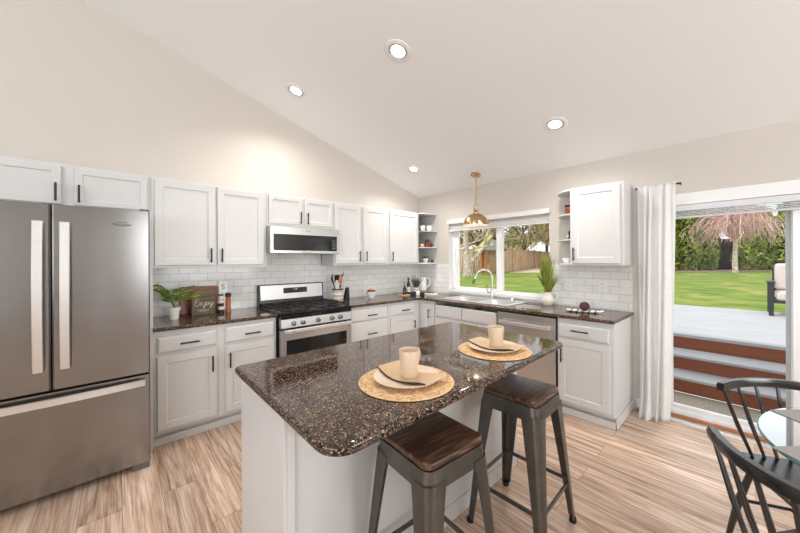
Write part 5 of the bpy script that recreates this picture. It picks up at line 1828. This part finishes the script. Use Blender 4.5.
def fence(label, A, B, h, mat, name='board_fence', z=0.36):
    A, B = Vector(A), Vector(B)
    d = B - A
    L = d.length
    o = thing(name, label, 'fence', (A.x, A.y, z), math.atan2(d.y, d.x))
    b = MB()
    n = int(L / 0.16)
    rnd = random.Random(int(L * 10))
    for i in range(n):
        b.box(i * L / n, (i + 1) * L / n - 0.012, -0.012, 0.012, 0.02, h - rnd.uniform(0, 0.02))
    b.box(0, L, 0.013, 0.05, 0.35, 0.44).box(0, L, 0.013, 0.05, h - 0.4, h - 0.31)
    b.box(0, L, -0.06, 0.06, h + 0.001, h + 0.035)
    b.build('board_panel', mat, o)
    m = int(L / 2.4) + 1
    for i in range(m + 1):
        MB().box(i * L / m - 0.05, i * L / m + 0.05, -0.118, -0.0125, 0, h + 0.12).build('post', mat, o)


f0, f1 = far(1.0, 27.5), far(7.6, 25.2)
fence('weathered board fence seen through the left window pane', f0, f1, 1.95, M['fence'])
f2_, f3_ = far(7.75, 25.6), far(18.6, 40)
fence('weathered board fence seen through the right window pane', f2_, f3_, 1.95, M['fence'])
g0, g1 = far(26.9, 31.0), far(32.6, 31.0)
fence('dark brown fence behind the trunk of the weeping tree', g0, g1, 3.0, M['fencedark'])

# small gabled gate house
gp_ = far(6.38, 23.6)
gh = thing('garden_shelter', 'small gabled garden shelter with orange posts and mossy roof beyond the window', 'shelter', (gp_.x, gp_.y, 0.36), yaw - PI / 2)
for sx in (-0.5, 0.42):
    for sy in (0.0, 1.0):
        MB().box(sx - 0.09, sx + 0.09, sy - 0.09, sy + 0.09, 0, 1.80).build('post', M['cedar'], gh)
rfm = MB()
rfm.add([(x, y, z) for y in (-0.35, 1.4) for x, z in ((-1.12, 1.72), (-0.04, 2.92), (-0.04, 2.80), (-1.05, 1.66))], [(0, 1, 2, 3), (7, 6, 5, 4), (0, 4, 5, 1), (1, 5, 6, 2), (2, 6, 7, 3), (3, 7, 4, 0)])
rfm.build('roof', M['moss'], gh)
rfm = MB()
rfm.add([(x, y, z) for y in (-0.35, 1.4) for x, z in ((0.94, 1.78), (-0.03, 2.92), (-0.03, 2.80), (0.88, 1.70))], [(3, 2, 1, 0), (4, 5, 6, 7), (1, 5, 4, 0), (2, 6, 5, 1), (3, 7, 6, 2), (0, 4, 7, 3)])
rfm.build('roof', M['barkdark'], gh)
gm = MB()
gm.add([(x, y, z) for y in (-0.2, -0.15) for x, z in ((-0.85, 1.80), (0.80, 1.80), (-0.04, 2.74))], [(0, 1, 2), (5, 4, 3), (0, 3, 4, 1), (1, 4, 5, 2), (2, 5, 3, 0)])
gm.build('gable', M['gable'], gh)
MB().box(-0.41, 0.33, 0.35, 0.40, 0.05, 1.75).build('gate', M['fence'], gh)


def limb(mb, p, d, L, r, depth, rnd, droop=0.0, tips=None):
    pts = [Vector(p)]
    dd = Vector(d).normalized()
    k = 5
    for i in range(k):
        dd = (dd + Vector((rnd.gauss(0, 0.12), rnd.gauss(0, 0.12), rnd.gauss(0, 0.08) - droop))).normalized()
        pts.append(pts[-1] + dd * L / k)
    mb.tube(pts, [r * (1 - 0.55 * i / k) for i in range(k + 1)], 7 if depth > 1 else 5)
    if depth > 0:
        for i in range(3 if depth > 1 else 4):
            q = pts[rnd.randint(2, k)]
            nd = (dd + Vector((rnd.gauss(0, 0.6), rnd.gauss(0, 0.6), rnd.gauss(0.15, 0.4)))).normalized()
            limb(mb, q, nd, L * rnd.uniform(0.5, 0.75), r * 0.45, depth - 1, rnd, droop, tips)
    elif tips is not None:
        tips += pts[2:]


# pale leaning tree in the window
tp = far(3.75, 19.8)
rnd = random.Random(5)
pt_ = thing('pale_tree', 'pale bare tree with a leaning branch seen through the left window pane', 'tree', (tp.x, tp.y, 0.36))
RX2 = Vector((Rv.x, Rv.y, 0))
tm = MB()
tm.tube([(0, 0, -0.05), RX2 * 0.02 + Vector((0, 0, 0.7)), RX2 * -0.05 + Vector((0, 0, 1.6)), RX2 * -0.1 + Vector((0, 0, 3.2)), RX2 * -0.25 + Vector((0, 0, 5.5))], [0.30, 0.22, 0.17, 0.14, 0.07], 12)
tm.build('trunk', M['barkpale'], pt_, smooth=60)
tb2 = MB()
tb2.tube(smooth_line([tuple(Vector((0, 0, 0.75))), tuple(RX2 * 0.45 + Vector((0, 0, 1.15))), tuple(RX2 * 0.95 + Vector((0, 0, 1.75))), tuple(RX2 * 1.25 + Vector((0, 0, 2.6))), tuple(RX2 * 1.7 + Vector((0, 0, 3.7))), tuple(RX2 * 2.1 + Vector((0, 0, 5.0)))], 4), [0.15 - 0.0045 * i for i in range(21)], 10)
for i in range(7):
    q = RX2 * rnd.uniform(-0.2, 1.6) + Vector((0, 0, rnd.uniform(1.6, 3.6)))
    limb(tb2, RX2 * (-0.1) + Vector((0, 0, 1.6 + 0.35 * i)), Vector((rnd.gauss(0, 1), rnd.gauss(0, 1), 0.6)), 1.6, 0.06, 2, rnd)
tb2.build('branches', M['barkpale'], pt_, smooth=60)

# weeping tree in front of the hedge
wp_ = far(25.6, 24.6)
rnd = random.Random(9)
wt = thing('weeping_tree', 'bare weeping tree with pinkish drooping branches on the lawn', 'tree', (wp_.x, wp_.y, 0.38))
MB().tube([(0, 0, -0.05), (0.02, 0.03, 0.9), (0.0, 0.0, 2.0), (0.05, 0, 3.4)], [0.20, 0.15, 0.14, 0.12], 12).build('trunk', M['barkpale'], wt, smooth=60)
bm = MB()
tw = MB()
for i in range(44):
    a = rnd.uniform(0, 2 * PI)
    d = Vector((math.cos(a), math.sin(a), 0))
    reach = rnd.uniform(0.8, 3.4)
    top = rnd.uniform(3.6, 5.4)
    drop = rnd.uniform(2.5, 3.6)
    pts = []
    for j in range(9):
        t = j / 8
        z = 2.4 + (top - 2.4) * math.sin(min(1, t * 1.9) * PI / 2) if t < 0.53 else top - (top - drop) * ((t - 0.53) / 0.47) ** 1.5
        pts.append(d * reach * t ** 0.9 + Vector((rnd.gauss(0, 0.07), rnd.gauss(0, 0.07), z)))
    bm.tube(pts, [0.06 * (1 - 0.85 * j / 8) + 0.006 for j in range(9)], 5)
    for j in range(2, 9):
        for _ in range(3):
            p = pts[j] + Vector((rnd.gauss(0, 0.2), rnd.gauss(0, 0.2), rnd.gauss(0, 0.12)))
            L = rnd.uniform(0.4, 1.0)
            sd = d * rnd.uniform(0.1, 0.5) + Vector((rnd.gauss(0, 0.25), rnd.gauss(0, 0.25), 0))
            if p.z - L < 2.0:
                L = max(0.2, p.z - 2.0)
            tw.tube([p, p + sd * L * 0.6 + Vector((0, 0, -L * 0.35)), p + sd * L + Vector((0, 0, -L))], [0.018, 0.014, 0.006], 4, cap=False)
bm.build('branches', M['twig'], wt, smooth=60)
tw.build('twigs', M['twig'], wt)


def tree(label, s, t, h, w, mat, seed, n=3800, zlow=0.22):
    p = far(s, t)
    rnd = random.Random(seed)
    o = thing('yard_tree', label, 'tree', (p.x, p.y, 0.30), 0, 'trees beyond the fence')
    b = MB()
    b.tube([(0, 0, -0.1), (0.05, 0, h * 0.3), (0, 0.1, h * 0.75)], [0.22, 0.17, 0.05], 8)
    for i in range(8):
        a = rnd.uniform(0, 2 * PI)
        limb(b, (0, 0, h * rnd.uniform(0.2, 0.6)), (math.cos(a), math.sin(a), 0.7), w * 1.1, 0.07, 2, rnd)
    b.build('trunk', M['barkdark'], o, smooth=60)
    blobs = [(Vector((rnd.uniform(-1, 1) * w * 0.7, rnd.uniform(-1, 1) * w * 0.7, h * rnd.uniform(zlow + 0.08, 0.9))), w * rnd.uniform(0.3, 0.55)) for _ in range(14)]

    def fn(r):
        c, q = blobs[r.randrange(len(blobs))]
        d = Vector((r.gauss(0, 1), r.gauss(0, 1), r.gauss(0, 0.8))).normalized()
        return c + d * q * (0.6 + 0.45 * r.random()), d
    foliage(int(n * 1.8), fn, 0.095, rnd).build('foliage', mat, o)


for i, (s, t, h, w, mm, lb) in enumerate(((3.2, 31, 7.5, 1.9, 'olive', 'olive leaved tree beyond the left window pane'), (7.4, 31.5, 8.0, 1.9, 'brownleaf', 'brown leaved tree beyond the window mullion'),
                                          (11.4, 31, 7.5, 1.9, 'olive', 'olive leaved tree beyond the middle of the right window pane'), (15.4, 31.5, 8.5, 1.9, 'brownleaf', 'brown leaved tree at the right edge of the kitchen window'),
                                          (5.6, 38, 10, 2.5, 'brownleaf', 'tall brown tree farther back beyond the left window pane'), (11.3, 38, 10.5, 2.5, 'olive', 'tall olive tree farther back beyond the right window pane'),
                                          (16.8, 38, 11, 2.5, 'brownleaf', 'tall brown tree farther back at the right edge of the kitchen window'),
                                          (8.6, 46, 13, 3.0, 'olive', 'tallest olive tree farthest beyond the kitchen window'), (29.8, 36, 12, 2.6, 'hedge', 'dark green tree behind the brown fence and weeping tree'),
                                          (20.8, 33, 12, 2.6, 'hedge', 'dark green tree behind the left part of the hedge'), (34.0, 33, 12, 2.6, 'hedge', 'dark green tree behind the right part of the hedge'), (-0.8, 33, 8, 2.0, 'brownleaf', 'brown leaved tree at the left edge of the kitchen window'), (1.2, 40, 10, 2.6, 'olive', 'olive tree far back at the left edge of the kitchen window'), (19.6, 42, 12, 2.8, 'olive', 'olive tree far back between the window and the hedge'))):
    tree(lb, s, t, h, w, M[mm], 40 + i)

# patio chairs
pc_ = thing('patio_chair', 'charcoal patio chair with taupe cushions on the deck', 'chair', (4.68, -3.885, 0.4302))
fm_ = MB()
for y in (0.0, -0.72):
    fm_.box(0.0, 0.055, y - 0.03, y + 0.03, 0, 0.56)
    fm_.box(0.62, 0.675, y - 0.03, y + 0.03, 0, 0.56)
fm_.box(0.02, 0.66, -0.69, -0.03, 0.22, 0.27).box(0.62, 0.675, -0.69, -0.03, 0.27, 0.80)
fm_.build('frame', M['patioframe'], pc_, bevel=0.006)
for y in (0.0, -0.72):
    MB().box(-0.03, 0.70, y - 0.05, y + 0.05, 0.561, 0.592).build('armrest', M['patioframe'], pc_, bevel=0.006)
MB().box(0.0, 0.60, -0.665, -0.055, 0.271, 0.42).build('seat_cushion', M['cushion'], pc_, bevel=0.04, seg=4, smooth=50)
MB().box(0.44, 0.615, -0.665, -0.055, 0.43, 0.90).build('back_cushion', M['cushion'], pc_, bevel=0.05, seg=4, smooth=50)
